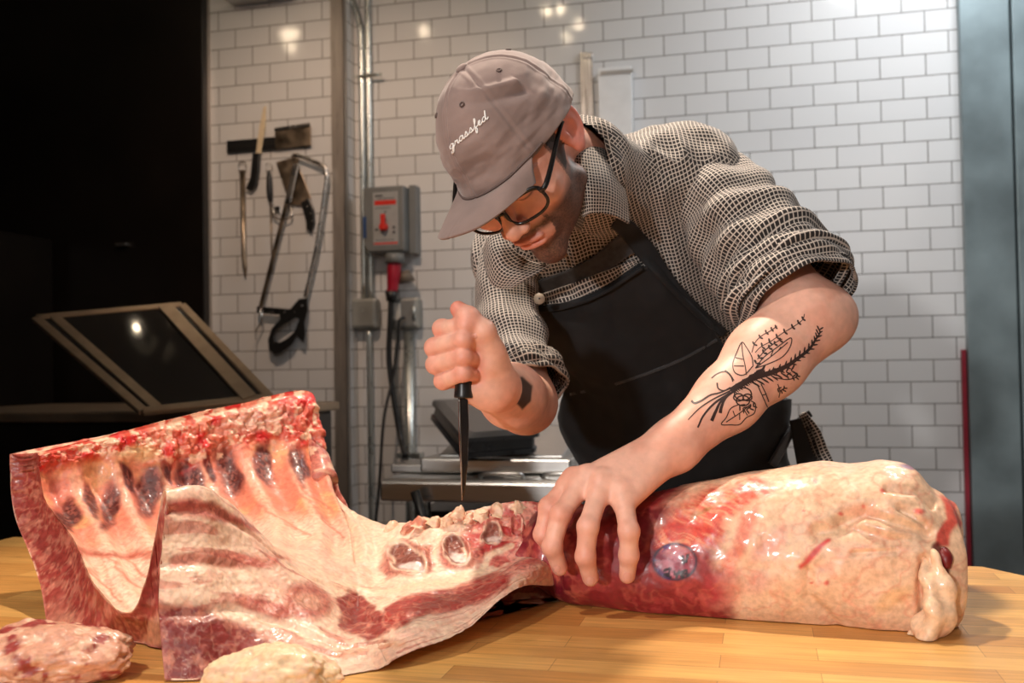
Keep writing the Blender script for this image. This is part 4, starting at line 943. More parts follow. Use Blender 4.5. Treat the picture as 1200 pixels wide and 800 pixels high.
# key joints
shR, elR, wrR = P(598, 300, 1.585), P(616, 472, 1.40), P(577, 452, 1.205)
shL, elL, wrL = P(828, 212, 1.50), P(944, 374, 1.355), P(790, 522, 1.245)
neckb = P(705, 215, 1.46); pelv = P(815, 620, 1.90)
# --- left hand on the haunch: depths from the meat itself
def on(px, py, off):
    o = Vector(CAM); d = P(px, py, 1.)-CAM; dv = Vector(nrm(d)); h = bv_ham.ray_cast(o, dv)
    return None if h[0] is None else PXY(np.array(h[0])[None])[2][0]-off
def fing(js, fallback):
    pts = []; last = None
    for (x, y, off), fb in zip(js, fallback):
        d = on(x, y, off)
        if d is None or (last is not None and abs(d-last) > .06): d = fb
        d = min(d, fb) if fb < 9 else d
        pts.append(P(x, y, d)); last = d
    return pts
LH = dict(
 index=fing([(672, 562, .03), (643, 594, .02), (636, 626, .014), (650, 650, .012)], [1.225, 1.20, 1.195, 1.20]),
 middle=fing([(688, 560, .035), (657, 602, .022), (647, 640, .012), (656, 665, .009)], [1.215, 1.175, 1.17, 1.18]),
 ring=fing([(706, 565, .04), (689, 617, .026), (686, 652, .014), (692, 677, .009)], [1.20, 1.155, 1.155, 1.165]),
 pinky=fing([(729, 577, .04), (737, 622, .024), (737, 650, .012), (735, 674, .009)], [1.19, 1.15, 1.155, 1.165]),
 thumb=[P(745, 548, 1.26), P(705, 560, 1.285), P(675, 575, 1.31), P(655, 592, 1.325)])
RHd = .0
RH = dict(
 index=[P(552, 386, 1.225), P(518, 385, 1.184), P(546, 382, 1.154), P(556, 391, 1.176)],
 middle=[P(549, 404, 1.225), P(509, 407, 1.180), P(543, 398, 1.150), P(558, 404, 1.172)],
 ring=[P(552, 424, 1.225), P(510, 427, 1.180), P(543, 418, 1.150), P(557, 422, 1.172)],
 pinky=[P(556, 444, 1.225), P(519, 446, 1.182), P(543, 437, 1.154), P(556, 439, 1.174)],
 thumb=[P(576, 412, 1.175), P(567, 388, 1.160), P(549, 372, 1.158), P(537, 362, 1.166)])
def chain(j, r, k=.006):
    return Grp([(Cone(a, b, ra, rb), k) for a, b, ra, rb in zip(j[:-1], j[1:], r[:-1], r[1:])])
def knuck(j, r): return [(Ell(q, (rr_, rr_, rr_)), .004) for q, rr_ in zip(j, r)]
FR = dict(index=[.0120, .0114, .0104, .0090], middle=[.0124, .0118, .0110, .0096], ring=[.0124, .0118, .0110, .0098], pinky=[.0122, .0115, .0108, .0096], thumb=[.015, .0125, .0115, .0095])
FRR = dict(index=[.0110, .0105, .0100, .0080], middle=[.0112, .0108, .0103, .0086], ring=[.0110, .0104, .0100, .0084], pinky=[.0104, .0098, .0094, .0078], thumb=[.017, .0130, .0125, .0098])
items = []
# torso (under the clothes) and neck
chest = P(745, 335, 1.64); belly = P(790, 480, 1.79)
TS = nrm(neckb-P(805, 560, 1.85)); TW0 = nrm(shL-shR); TW = nrm(TW0-TS*(TW0@TS)); TN = np.cross(TW, TS); TN *= 1 if TN@FW < 0 else -1
TR = np.stack([TW, TS, TN], 1)
items += [(Ell(chest+.015*FW, (.14, .18, .09), TR), .03), (Ell(belly, (.155, .19, .095), TR), .05), (Ell(pelv, (.15, .13, .11), TR), .04),
          (Cone(shR+.02*FW-.012*UP, shL+.01*FW-.015*UP, .036, .038), .03), (Cone(neckb, hp_(0, -.045, -.02), .062, .057), .03)]
# head
def rota(v, k, a): return v*math.cos(a)+np.cross(k, v)*math.sin(a)+k*(k@v)*(1-math.cos(a))
cU = rota(oU, oL, math.radians(-7)); cF, cU = ortho(rota(rota(oF, oL, math.radians(-7)), cU, math.radians(-9)), cU); cL = np.cross(cU, cF)
CO = OO-.008*oF+.030*oU
class CapCut:                                   # what lies outside the hat's lining
    def __call__(s, p):
        q = (p-CO)@np.stack([cL, cF, cU], 1); z = np.maximum(q[:, 2], 0); r = np.array([.074, .0915, .101])
        k = np.sqrt((q[:, 0]/r[0])**2+(q[:, 1]/r[1])**2+(z/r[2])**2)
        return np.maximum(-(k-1)*.085, -(q[:, 2]+.016))
hd = [(Ell(hp_(0, -.010, .042), (.0735, .093, .083), HR), .02), (Ell(hp_(0, .035, -.02), (.064, .056, .078), HR), .03),
      (Cone(hp_(0, .074, -.082), hp_(.046, .005, -.052), .018, .022), .018), (Cone(hp_(0, .074, -.082), hp_(-.046, .005, -.052), .018, .022), .018),
      (Ell(hp_(0, .080, -.088), (.018, .013, .016), HR), .012),
      (Cone(hp_(-.034, .082, .040), hp_(.034, .082, .040), .011, .011), .014),
      (Ell(hp_(.045, .062, -.004), (.020, .020, .018), HR), .015), (Ell(hp_(-.045, .062, -.004), (.020, .020, .018), HR), .015),
      (Ell(hp_(0, .080, -.042), (.032, .020, .026), HR), .014),
      (Cone(hp_(0, .088, .026), hp_(0, .109, -.004), .009, .0105), .010), (Ell(hp_(0, .112, -.008), (.0105, .0105, .010), HR), .006),
      (Ell(hp_(.012, .103, -.011), (.0085, .011, .008), HR), .004), (Ell(hp_(-.012, .103, -.011), (.0085, .011, .008), HR), .004),
      (Ell(hp_(.031, .098, .024), (.015, .012, .011), HR), .012, 'c'), (Ell(hp_(-.031, .098, .024), (.015, .012, .011), HR), .012, 'c'),
      (Ell(hp_(.031, .079, .023), (.0125, .0125, .0125), HR), .003), (Ell(hp_(-.031, .079, .023), (.0125, .0125, .0125), HR), .003),
      (Ell(hp_(0, .0985, -.0385), (.023, .0065, .0050), HR), .003), (Ell(hp_(0, .0965, -.0500), (.020, .0075, .0065), HR), .003),
      (Cone(hp_(-.022, .099, -.0445), hp_(.022, .099, -.0445), .0012, .0012), .003, 'c'),
      (Ell(hp_(0, .101, -.060), (.016, .004, .004), HR), .006, 'c'),
      (Ell(hp_(.006, .108, -.018), (.0032, .005, .003), HR), .003, 'c'), (Ell(hp_(-.006, .108, -.018), (.0032, .005, .003), HR), .003, 'c'), (CapCut(), .004, 'c')]
items.append((Grp(hd), .014))
for sg in (1, -1):
    eF = nrm(-.93*hF+.36*hL*sg); eU = hU-(hU@eF)*eF; eU = nrm(eU-.22*(-eF)*0); eN = np.cross(eU, eF); ER = np.stack([eF, eU, eN], 1)
    c = hp_(.079*sg, -.010, .014)+eF*.006
    ear = [(Ell(c-eN*0, (.021, .031, .0065), ER), .003), (Tor(c+.003*eU+eF*.001, ER, .0190, .0290, .0046), .002), (Cone(c+eF*.008+eU*.014, c+eF*.007-eU*.014, .0034, .003), .003), (Ell(c-eU*.029-eF*.004, (.010, .011, .0055), ER), .006),
           (Ell(c-eF*.004-eU*.002+eN*.0075*sg, (.0105, .015, .0058), ER), .003, 'c'), (Ell(c-eF*.004-eU*.002-eN*.0075*sg, (.0105, .015, .0058), ER), .003, 'c'),
           (Cone(c+eF*.006+eU*.012, c+eF*.008-eU*.012, .0028, .0028), .003), (Ell(c-eF*.013-eU*.004, (.004, .006, .006), ER), .003)]
    items.append((Grp(ear), .006))
# arms
mu1, mu2 = P(897, 421, 1.325), P(853, 467, 1.29)
items += [(Cone(shL+.01*FW, elL, .046, .050), .02), (Cone(elL, mu1, .054, .052), .02), (Cone(mu1, mu2, .051, .0405), .02), (Cone(mu2, wrL, .0405, .0300), .02), (Ell(P(972, 371, 1.37), (.036, .036, .036)), .03)]
fm = elR*.55+wrR*.45
items += [(Cone(shR+.015*FW, elR, .026, .038), .02), (Cone(elR, fm, .043, .040), .02), (Cone(fm, wrR, .040, .0265), .02)]
# left palm
mcp = [LH[k][0] for k in ('index', 'middle', 'ring', 'pinky')]
pal = [(Cone(wrL, m_*.72+LH[k_][1]*.28, .025, .0135), .014) for m_, k_ in zip(mcp, ('index', 'middle', 'ring', 'pinky'))]
items.append((Grp(pal+[(Cone(mcp[0], mcp[1], .012, .012), .008), (Cone(mcp[1], mcp[2], .012, .0125), .008), (Cone(mcp[2], mcp[3], .0125, .012), .008)]), .018))
for k in ('index', 'middle', 'ring', 'pinky'):
    j, r = LH[k], FR[k]
    items.append((Grp([(chain(j, r), 0)]+knuck(j[1:3], [r[1]*1.0, r[2]*1.0])+[(Ell(mcp[['index', 'middle', 'ring', 'pinky'].index(k)]+UP*.004-FW*.003, (.0115, .0115, .0115)), .012)]), .006))
items.append((chain(LH['thumb'], [.018, .014, .012, .0095]), .012))
# right palm: back of the hand behind, thenar in front, heel to the wrist
mcR = [RH[k][0] for k in ('index', 'middle', 'ring', 'pinky')]
pal = [(Cone(wrR+.01*FW, m_, .024, .0125), .012) for m_ in mcR]+[(Cone(mcR[0], mcR[3], .012, .012), .01)]
items.append((Grp(pal+[(Cone(wrR-.005*FW, P(570, 405, 1.185), .024, .0185), .014), (Cone(wrR, P(552, 456, 1.19), .022, .017), .014), (Ell(P(577, 425, 1.185), (.018, .024, .018)), .015)]), .016))
for k in ('index', 'middle', 'ring', 'pinky', 'thumb'):
    j, r = RH[k], FRR[k]
    items.append((Grp([(chain(j, r, .005), 0)]+knuck(j[1:3], [r[1]*1.02, r[2]*.99])), .0022 if k != 'thumb' else .006))
allp = np.array([shR, shL, pelv, elL, wrL, elR, wrR, hp_(0, 0, .14), hp_(0, .13, -.1)]+sum(LH.values(), [])+sum(RH.values(), []))
lo = allp.min(0)-[.1, .1, .13]; hi = allp.max(0)+.1
VOX = .0019
BV, BF = sdf_mesh(items, lo, hi, VOX)
print('body', len(BV))
BV = BV+0.0
# skin colour
SK = lin(238, 184, 162)
bp_ = Painter(BV, SK, 0, 40, 3)
n1 = fbm(BV, 22, 4, 201); n2 = fbm(BV, 120, 3, 202)
bp_.mix(sstep(0, .35, n1)*.35, lin(214, 134, 108)); bp_.mix(sstep(.0, .35, n2)*.2, lin(232, 176, 152))
def near_pts(pts, r):
    d = np.full(len(BV), 9.)
    for q in pts: d = np.minimum(d, np.linalg.norm(BV-q, axis=1))
    return 1-sstep(r*.4, r, d)
for H_ in (LH, RH):
    kn = sum([H_[k][1:3] for k in ('index', 'middle', 'ring', 'pinky')], []); tips = [H_[k][-1] for k in H_]
    bp_.mix(near_pts(kn, .019)*.32, lin(206, 100, 78)); bp_.mix(near_pts(tips, .018)*.35, lin(216, 110, 92)); bp_.mix(near_pts([H_[k][0] for k in ('index', 'middle', 'ring', 'pinky')], .022)*.25, lin(208, 108, 86))
bp_.mix(near_pts(sum([RH[k] for k in RH], []), .022)*.18, lin(218, 122, 104))
bp_.mix(near_pts([RH['thumb'][-1], RH['thumb'][2]], .022)*.3, lin(206, 96, 84))
q = (BV-HO)@HR; l, f, u = q[:, 0], q[:, 1], q[:, 2]
headm = (np.abs(l) < .1) & (f > -.12) & (f < .13) & (u > -.14) & (u < .15)
ear = headm & (np.abs(l) > .073); bp_.mix(np.where(ear, .6, 0), lin(240, 140, 132))  # pink glow of light through the ears, painted into the skin colour
bp_.mix(np.where(headm & ~ear, .35, 0), lin(206, 126, 98))
beard = sstep(-.016, -.034, u)*0+np.clip((-.012-u-.35*np.maximum(f-.05, 0)*0)/.018, 0, 1)
bl = np.where(headm, 1, 0)*np.clip(beard, 0, 1)*sstep(-.03, .0, f)
cheek = sstep(.052, .03, np.abs(l))*0
must = np.exp(-((u+.030)/.0065)**2)*(np.abs(l) < .036)*(f > .07)*headm
lipm = np.exp(-(((u+.0445)/.0125)**4+(l/.026)**4))*(f > .085)*headm
bmask = np.clip(bl*np.where(f > .085, np.where(u < -.054, 1, .2), 1), 0, 1)*(1-lipm)
side = sstep(.0, .03, f)*0+1
stub = .84+.16*np.random.RandomState(3).rand(len(BV))
bp_.mix(np.clip(bmask*.92+must*.85, 0, .95)*stub*(u > -.125), lin(26, 16, 13))
bp_.mix(lipm*.5, lin(196, 100, 88))
hairm = headm & (f < .035+.0*u) & (u > -.012-.5*np.maximum(-f-.02, 0)) & ~ear & (f < .03); bp_.mix(np.where(hairm, .92, 0), lin(34, 22, 18))
sb = headm & ~ear & (np.abs(f-.022) < .012) & (u < .04) & (u > -.03) & (np.abs(l) > .05); bp_.mix(np.where(sb, .7, 0)*stub, lin(40, 26, 20))
brow = np.exp(-((u-.045-.05*np.abs(l))/.005)**2)*(np.abs(l) > .012)*(np.abs(l) < .05)*(f > .06)*headm; bp_.mix(brow*.85, lin(44, 28, 22))
lid = np.exp(-((u-.020)/.0016)**2)*(np.abs(np.abs(l)-.031) < .013)*(f > .07)*headm; bp_.mix(lid*.8, lin(40, 22, 18))
M_skin = mat('skin', (.7, .4, .3), .48, vcol=True, var=.07, vs=90, sss=.16, sssr=(1, .35, .2), sssc=.008, bump=.22, bs=420, bd=.0005, coat=.03, coatr=.35)
# black triangular tattoo patch on the right forearm
bp_.x, bp_.y, dd = PXY(BV)
rf = np.where(np.linalg.norm(BV-fm, axis=1) < .09, 1., 0.); bp_.lim = rf
bp_.poly([(592, 448), (612, 441), (624, 452), (622, 470), (612, 480), (603, 470), (604, 462)], lin(30, 20, 18), 1.5, .93)
bp_.lim = np.ones(len(BV))
skin = mesh('body', BV, BF, M_skin, man, col=bp_.c)
bvb = bvh_of(BV, BF)
def hit(px, py, b=None):
    h = (b or bvb).ray_cast(Vector(CAM), Vector(nrm(P(px, py, 1.)-CAM)))
    return (None, None) if h[0] is None else (np.array(h[0]), np.array(h[1]))
# fingernails
M_nail = mat('fingernail', tuple(lin(232, 168, 150)), .25, var=.03, coat=.3)
def nail(name, cx, cy, ang, w, h):
    a = math.radians(ang); n = 9; V = []
    for i in range(n):
        for j in range(n):
            x = (i/(n-1.)*2-1); y = (j/(n-1.)*2-1); r_ = (abs(x)**3+abs(y)**3)**(1/3.)+1e-9; m_ = max(abs(x), abs(y)); x2 = x*m_/r_*w; y2 = y*m_/r_*h
            p, nn = hit(cx+x2*math.cos(a)-y2*math.sin(a), cy+x2*math.sin(a)+y2*math.cos(a))
            if p is None: return
            e = 1-max(abs(x), abs(y))**3
            V.append(p+nn*(.0002+.0006*e))
    mesh(name, V, gridF(n, n), M_nail, skin)
for a in ((653, 667, 20, 3.6, 4.6), (692, 681, 12, 4.6, 5.4), (735, 676, 0, 4.6, 5.6)): nail('fingernail', *a)
for a in ((556, 394, 70, 3.0, 3.6), (557, 436, 80, 2.6, 2.8)): nail('fingernail', *a)
# ornamental tattoo drawn as raised ink lines joined into one skin mark
M_ink2 = mat('tattoo_ink', tuple(lin(58, 40, 36)), .5, var=.1)
tV = []; tF = []
def ink(pts, w, n=None):
    pts = np.array(pts, float); n = n or max(3, int(np.linalg.norm(np.diff(pts, axis=0), axis=1).sum()/1.6))
    C = path(pts, n) if len(pts) > 2 else pts[0]+(pts[1]-pts[0])*np.linspace(0, 1, n)[:, None]
    T = nrm(np.gradient(C, axis=0)); N = np.stack([-T[:, 1], T[:, 0]], 1)
    ww = np.array(w, float)*np.ones(1) if np.isscalar(w) else np.interp(np.linspace(0, 1, n), np.linspace(0, 1, len(w)), w)
    ww = ww*np.ones(n); b = len(tV); row = []
    for c, nn, q in zip(C, N, ww):
        a1, n1_ = hit(*(c+nn*q)); a2, n2_ = hit(*(c-nn*q))
        if a1 is None or a2 is None: return
        row.append((a1+n1_*.00035, a2+n2_*.00035))
    for a1, a2 in row: tV.append(a1); tV.append(a2)
    for i in range(len(row)-1): tF.append((b+2*i, b+2*i+2, b+2*i+3, b+2*i+1))
def C6(x, y): return (780+x/3.81, 350+y/3.81)      # marks measured on the forearm
def L6(*p): return [C6(*q) for q in p]
# stems
for p_, w_ in ((((100, 540), (150, 490), (210, 450), (290, 410), (340, 380)), (.5, 1.2)), (((143, 575), (170, 520), (220, 465), (290, 420)), (1., 1.4)), (((205, 545), (225, 500), (250, 455), (310, 410)), (2., 1.)),
               (((243, 510), (250, 480), (270, 440), (320, 400)), (2.0, 1.)), (((115, 455), (130, 466), (160, 455), (200, 430), (240, 420), (290, 400)), (1.3, .8)), (((230, 375), (235, 400), (260, 410), (290, 395)), (1., .6)),
               (((205, 355), (230, 335), (265, 325), (290, 345), (300, 370)), (.7, .7)), (((265, 320), (285, 335), (305, 365)), (.8, .6))): ink(L6(*p_), w_)
# main stem bundle and sprigs
ink(L6((290, 410), (340, 380), (400, 350), (470, 330), (540, 300), (590, 265), (640, 225), (670, 180), (688, 150), (678, 125)), (3.2, 3.5, 3., 2.2, 1.6, 1.0, .7))
def sprig(p_, n, ln, w_, a=50):
    C = path(np.array(L6(*p_)), n); T = nrm(np.gradient(C, axis=0))
    for i in range(n):
        for s in (-1, 1):
            an = math.radians(a)*s; d = np.array([T[i, 0]*math.cos(an)-T[i, 1]*math.sin(an), T[i, 0]*math.sin(an)+T[i, 1]*math.cos(an)])
            l_ = ln*(1-.35*i/n)/3.81; ink([C[i], C[i]+d*l_*.6+T[i]*.4, C[i]+d*l_], (.6, w_, .3), 4)
sprig(((470, 335), (540, 300), (590, 262), (640, 222), (672, 180), (685, 140)), 13, 34, 1.1, 42)
sprig(((380, 370), (440, 350), (500, 335), (560, 320)), 9, 46, 1.3, 48)
ink(L6((400, 240), (425, 215), (470, 190), (520, 155), (570, 125), (610, 95), (620, 68)), .5); sprig(((430, 215), (480, 185), (530, 150), (580, 118), (612, 92)), 7, 20, 1.4, 70)
ink(L6((385, 240), (400, 195), (430, 165), (465, 145), (498, 122)), .5); sprig(((395, 205), (430, 165), (465, 143), (490, 128)), 5, 16, 1.3, 70)
ink(L6((410, 270), (450, 225), (500, 190), (520, 180)), .6); sprig(((405, 290), (430, 250), (470, 215), (510, 188)), 6, 20, 1.6, 60)
# leaves
def leaf(p_, w_=.55, veins=4):
    ink(L6(*p_), w_, None); 
for p_ in (((390, 300), (350, 340), (310, 330), (300, 290), (318, 240), (340, 195), (360, 215), (385, 260), (390, 300)), ((340, 195), (345, 250), (355, 300), (360, 340)), ((310, 262), (345, 270)), ((305, 300), (350, 300)),
           ((400, 310), (440, 260), (500, 215), (558, 175), (555, 215), (520, 260), (460, 290), (400, 310)), ((400, 310), (480, 250), (545, 195)), ((470, 255), (480, 230)), ((500, 235), (515, 215)),
           ((385, 390), (395, 440), (430, 490), (465, 500), (470, 450), (455, 400), (430, 370)), ((410, 385), (430, 430), (455, 485)), ((430, 430), (450, 425)), ((425, 380), (445, 420), (460, 460)),
           ((330, 470), (290, 490), (270, 530), (248, 560), (290, 562), (330, 560), (360, 530), (395, 510), (400, 470), (380, 455)), ((380, 470), (330, 510), (270, 550)), ((330, 510), (330, 540)), ((350, 495), (365, 520)), ((310, 525), (300, 500)),
           ((470, 370), (520, 380), (545, 400), (520, 440), (490, 480), (475, 490)), ((480, 350), (540, 360), (580, 350), (585, 340)), ((500, 380), (510, 410), (505, 440))):
    ink(L6(*p_), .6)
for c, r in (((345, 425), 38), ((325, 440), 22), ((365, 440), 20), ((345, 455), 30)):
    ink(L6(*[(c[0]+r*math.cos(a), c[1]+r*.75*math.sin(a)) for a in np.linspace(0, 6.3, 12)]), .8)
for k in range(22):
    a0 = np.array((300+7*k*.9, 405-4.5*k*.9)); ink(L6(a0, a0+[14, -26+2*(k % 5)]), (1.2, .4), 4); ink(L6(a0, a0+[20, 18-2*(k % 4)]), (1.1, .4), 4)
sprig(((330, 475), (360, 495), (390, 480)), 5, 26, 1.1, 50); sprig(((540, 340), (575, 350), (585, 345)), 4, 22, 1.0, 50); sprig(((500, 400), (520, 410), (530, 400)), 4, 18, 1.0, 50)
if tV: mesh('tattoo', np.array(tV), tF, M_ink2, skin, smooth=True)
# ------------------------------------------------------------------ clothes
def cloth_check(name, c_dark, c_line, per=.0055, lw=.22, rough=.85):
    m = mat(name, (.1, .1, .1), rough, var=0, sheen=.15); nt = m.node_tree; n = nt.nodes; L = nt.links; b = n['Principled BSDF']
    uv = n.new('ShaderNodeUVMap'); uv.uv_map = 'UVMap'; sp = n.new('ShaderNodeSeparateXYZ'); L.new(uv.outputs[0], sp.inputs[0]); outs = []
    tc = n.new('ShaderNodeTexCoord'); wn = n.new('ShaderNodeTexNoise'); wn.inputs['Scale'].default_value = 22; L.new(tc.outputs['Object'], wn.inputs['Vector'])
    for ax in (0, 1):
        a = n.new('ShaderNodeMath'); a.operation = 'MULTIPLY_ADD'; L.new(wn.outputs[0], a.inputs[0]); a.inputs[1].default_value = .006; L.new(sp.outputs[ax], a.inputs[2])
        d = n.new('ShaderNodeMath'); d.operation = 'DIVIDE'; L.new(a.outputs[0], d.inputs[0]); d.inputs[1].default_value = per
        f = n.new('ShaderNodeMath'); f.operation = 'FRACT'; L.new(d.outputs[0], f.inputs[0])
        s = n.new('ShaderNodeMath'); s.operation = 'SUBTRACT'; L.new(f.outputs[0], s.inputs[0]); s.inputs[1].default_value = .5
        ab = n.new('ShaderNodeMath'); ab.operation = 'ABSOLUTE'; L.new(s.outputs[0], ab.inputs[0])
        r = n.new('ShaderNodeMapRange'); r.inputs[1].default_value = lw*.5-.05; r.inputs[2].default_value = lw*.5+.05; r.inputs[3].default_value = 1; r.inputs[4].default_value = 0; L.new(ab.outputs[0], r.inputs[0]); outs.append(r)
    mx = n.new('ShaderNodeMath'); mx.operation = 'MAXIMUM'; L.new(outs[0].outputs[0], mx.inputs[0]); L.new(outs[1].outputs[0], mx.inputs[1])
    c = n.new('ShaderNodeMix'); c.data_type = 'RGBA'; c.inputs[6].default_value = (*c_dark, 1); c.inputs[7].default_value = (*c_line, 1); L.new(mx.outputs[0], c.inputs[0]); L.new(c.outputs[2], b.inputs['Base Color'])
    return m
M_shirt = cloth_check('checked_shirt_cloth', (.013, .010, .010), (.58, .51, .45))
# shirt body
sh_items = [(Ell(P(742, 332, 1.64), (.188, .20, .125), TR), .03), (Ell(belly, (.195, .21, .13), TR), .06), (Ell(pelv+.03*TS, (.195, .17, .15), TR), .05),
            (Cone(shR, P(815, 205, 1.52), .062, .072), .05), (Cone(P(785, 205, 1.54), P(740, 215, 1.52), .070, .062), .04), (Cone(neckb, P(690, 190, 1.40), .070, .062), .03), (Cone(neckb, P(805, 205, 1.53), .05, .06), .04)]
fold = lambda p: -.006*fbm(p, 9, 3, 301)-.0045*(1-np.abs(fbm(np.stack([p@TW*1.0, p@TS*.35, p@TN], 1), 20, 2, 302))*3)
ap = np.array([P(560, 140, 1.5), P(990, 640, 1.9), P(560, 640, 1.7), P(990, 140, 1.9), pelv-.3*TS])
SV, SF = sdf_mesh(sh_items, ap.min(0)-.12, ap.max(0)+.12, .0042, disp=fold)
# open the neck
bvs_full = bvh_of(SV, SF)
def boxuv(V, me_n=None):
    return np.stack([V@TW, V@TS], 1)
nz_ = np.zeros(len(SV)); cc = SV[SF].mean(1); keep = np.linalg.norm(cc-P(672, 182, 1.355), axis=1) > .046
shirt = mesh('shirt', SV, SF[keep], M_shirt, man, uv=None)
me = shirt.data; lay = me.uv_layers.new(name='UVMap')
nl = len(me.loops); li = np.zeros(nl, np.int32); me.loops.foreach_get('vertex_index', li)
pn = np.zeros(len(me.polygons)*3); me.polygons.foreach_get('normal', pn); pn = pn.reshape(-1, 3); lt = np.zeros(len(me.polygons), np.int32); me.polygons.foreach_get('loop_total', lt)
co = SV[li]; pl_ = np.repeat(pn, lt, 0); upm = np.abs(pl_@TS) > np.abs(pl_@TN)*1.15; sd_ = np.abs(pl_@TW) > np.maximum(np.abs(pl_@TN), np.abs(pl_@TS))*1.2
U_ = np.where(sd_, co@TN, co@TW); V_ = np.where(upm, co@TN, co@TS); lay.data.foreach_set('uv', np.stack([U_, V_], 1).astype(np.float32).ravel())
# sleeves
def sleeve(name, pts, rad, n, nseg, disp, ref):
    V, F, uv = tubeV(pts, rad, nseg, n, disp=disp, ref=ref, caps=False)
    V2 = V.reshape(nseg, n, 3); me_uv = uv.copy()
    arc = np.concatenate([np.zeros((1, n)), np.cumsum(np.linalg.norm(np.diff(V2, axis=0), axis=2), 0)]); me_uv[:, 0] = arc.reshape(-1)*0+uv[:, 0]
    o = mesh(name, V, F, M_shirt, man, uv=me_uv); m_ = o.modifiers.new('cloth', 'SOLIDIFY'); m_.thickness = .0018; m_.offset = -1
    return o
def foldL(t, s, u):
    a = .0075*np.sin(38*u+2.2*np.cos(t-.5)+1.2*np.sin(2*t))*sstep(.2, .6, u)
    b = .004*np.sin(74*u+3*np.cos(t+1)+2.)*sstep(.45, .85, u)
    c = .004*np.sin(3*t+6*u)+.0035*np.sin(5*t-9*u+1)
    return a+b+c
sleeve('sleeve', [P(790, 212, 1.545), P(828, 226, 1.515), P(870, 266, 1.465), P(908, 312, 1.41), P(932, 346, 1.375)], [.056, .070, .077, .081, .083], 260, 160, foldL, (0, 0, 1))
def foldR(t, s, u): return .005*np.sin(30*u+2*np.cos(t))*sstep(.3, .9, u)+.003*np.sin(4*t+5*u)
sleeve('sleeve', [P(650, 265, 1.62), P(610, 296, 1.58), P(593, 345, 1.545), P(601, 400, 1.485), P(616, 450, 1.42)], [.052, .058, .049, .047, .048], 200, 120, foldR, (0, 0, 1))
# rolled cuffs
def cuff(pts, rad, amp, nm='rolled_cuff'):
    V, F, uv = tubeV(pts, rad, 140, 60, disp=lambda t, s, u: amp*np.sin(16*u+1.5*np.sin(t))+.003*np.sin(3*t+4)+.002*np.sin(7*t+9*u), caps=False)
    o = mesh(nm, V, F, M_shirt, man, uv=uv); m_ = o.modifiers.new('cloth', 'SOLIDIFY'); m_.thickness = .004; m_.offset = -1
cuff([P(914, 318, 1.405), P(926, 336, 1.388), P(938, 354, 1.372)], [.082, .0865, .080], .0022)
cuff([P(612, 430, 1.445), P(618, 445, 1.425), P(623, 457, 1.41)], [.048, .051, .047], .0015)
# collar: a folded band round the neck, two pointed leaves
def patch(name, rows, m, parent, thick=.0025, n=40, uvs=1.0, disp=None):
    R_ = np.array([[P(*q) for q in r] for r in rows]); a = len(rows); b = len(rows[0])
    A_ = np.stack([catmull(R_[:, j], np.linspace(0, a-1, n)) for j in range(b)], 1); V = np.stack([catmull(A_[i], np.linspace(0, b-1, n)) for i in range(n)], 0)
    e1 = np.linalg.norm(V[1:]-V[:-1], axis=2).mean(1).sum(); e2 = np.linalg.norm(V[:, 1:]-V[:, :-1], axis=2).mean(0).sum()
    ui, vi = np.meshgrid(np.linspace(0, e1, n), np.linspace(0, e2, n), indexing='ij')
    if disp is not None:
        N_ = nrm(np.cross(np.gradient(V, axis=0), np.gradient(V, axis=1))); V = V+N_*disp(ui/e1, vi/e2)[..., None]
    o = mesh(name, V.reshape(-1, 3), gridF(n, n), m, parent, uv=np.stack([ui.ravel(), vi.ravel()], 1)); md = o.modifiers.new('cloth', 'SOLIDIFY'); md.thickness = thick; md.offset = 0
    return o
patch('collar', [[(672, 150, 1.36), (688, 152, 1.375), (706, 164, 1.39), (722, 178, 1.415)],
                 [(668, 180, 1.315), (690, 184, 1.315), (712, 190, 1.345), (728, 206, 1.385)],
                 [(674, 215, 1.30), (694, 216, 1.29), (718, 222, 1.325), (735, 236, 1.375)],
                 [(682, 256, 1.30), (694, 250, 1.295), (716, 252, 1.32), (737, 262, 1.36)]], M_shirt, man)
patch('collar_stand', [[(668, 150, 1.38), (664, 190, 1.33), (664, 230, 1.32), (672, 262, 1.325)], [(690, 150, 1.41), (690, 200, 1.40), (690, 235, 1.385), (680, 270, 1.36)]], M_shirt, man)
patch('collar', [[(590, 268, 1.44), (600, 290, 1.42), (620, 305, 1.41), (645, 312, 1.39)], [(574, 276, 1.45), (578, 296, 1.43), (592, 318, 1.42), (622, 325, 1.40)], [(566, 290, 1.47), (570, 318, 1.45), (580, 336, 1.44), (600, 338, 1.42)]], M_shirt, man)
# apron: a cloth wrapped round the front of the torso
M_apron = mat('black_apron_cloth', (.0055, .0055, .0065), .8, var=.3, vs=40, sheen=.06, bump=.3, bs=500, bd=.0004)
M_denim = mat('worn_black_denim', (.035, .036, .04), .85, var=.35, vs=120, sheen=.3, bump=.4, bs=600, bd=.0005)
axA, axB = P(818, 640, 1.93), P(742, 330, 1.66)
def radial(th_, z):
    o = axA+(axB-axA)*z; d = nrm(math.cos(th_)*TN+math.sin(th_)*TW)
    h = bvs_full.ray_cast(Vector(o+d*.6), Vector(-d)); 
    return (np.array(h[0]), d) if h[0] is not None else (o+d*.15, d)
na, nzv = 120, 130
AV = []; ztop = []
for i in range(na):
    s_ = i/(na-1.)*2-1; best = .45
    for z in np.linspace(.45, 1.25, 41):
        wdt = 1.75 if z < .45 else 1.75-(z-.45)/.6*.75
        p, d = radial(s_*wdt, z); x_, y_, _ = PXY((p+d*.01)[None])
        if y_[0] >= np.interp(x_[0], [560, 600, 660, 705, 757, 775, 820, 855, 880], [372, 362, 351, 340, 300, 330, 372, 402, 470]): best = z
        else: break
    ztop.append(best)
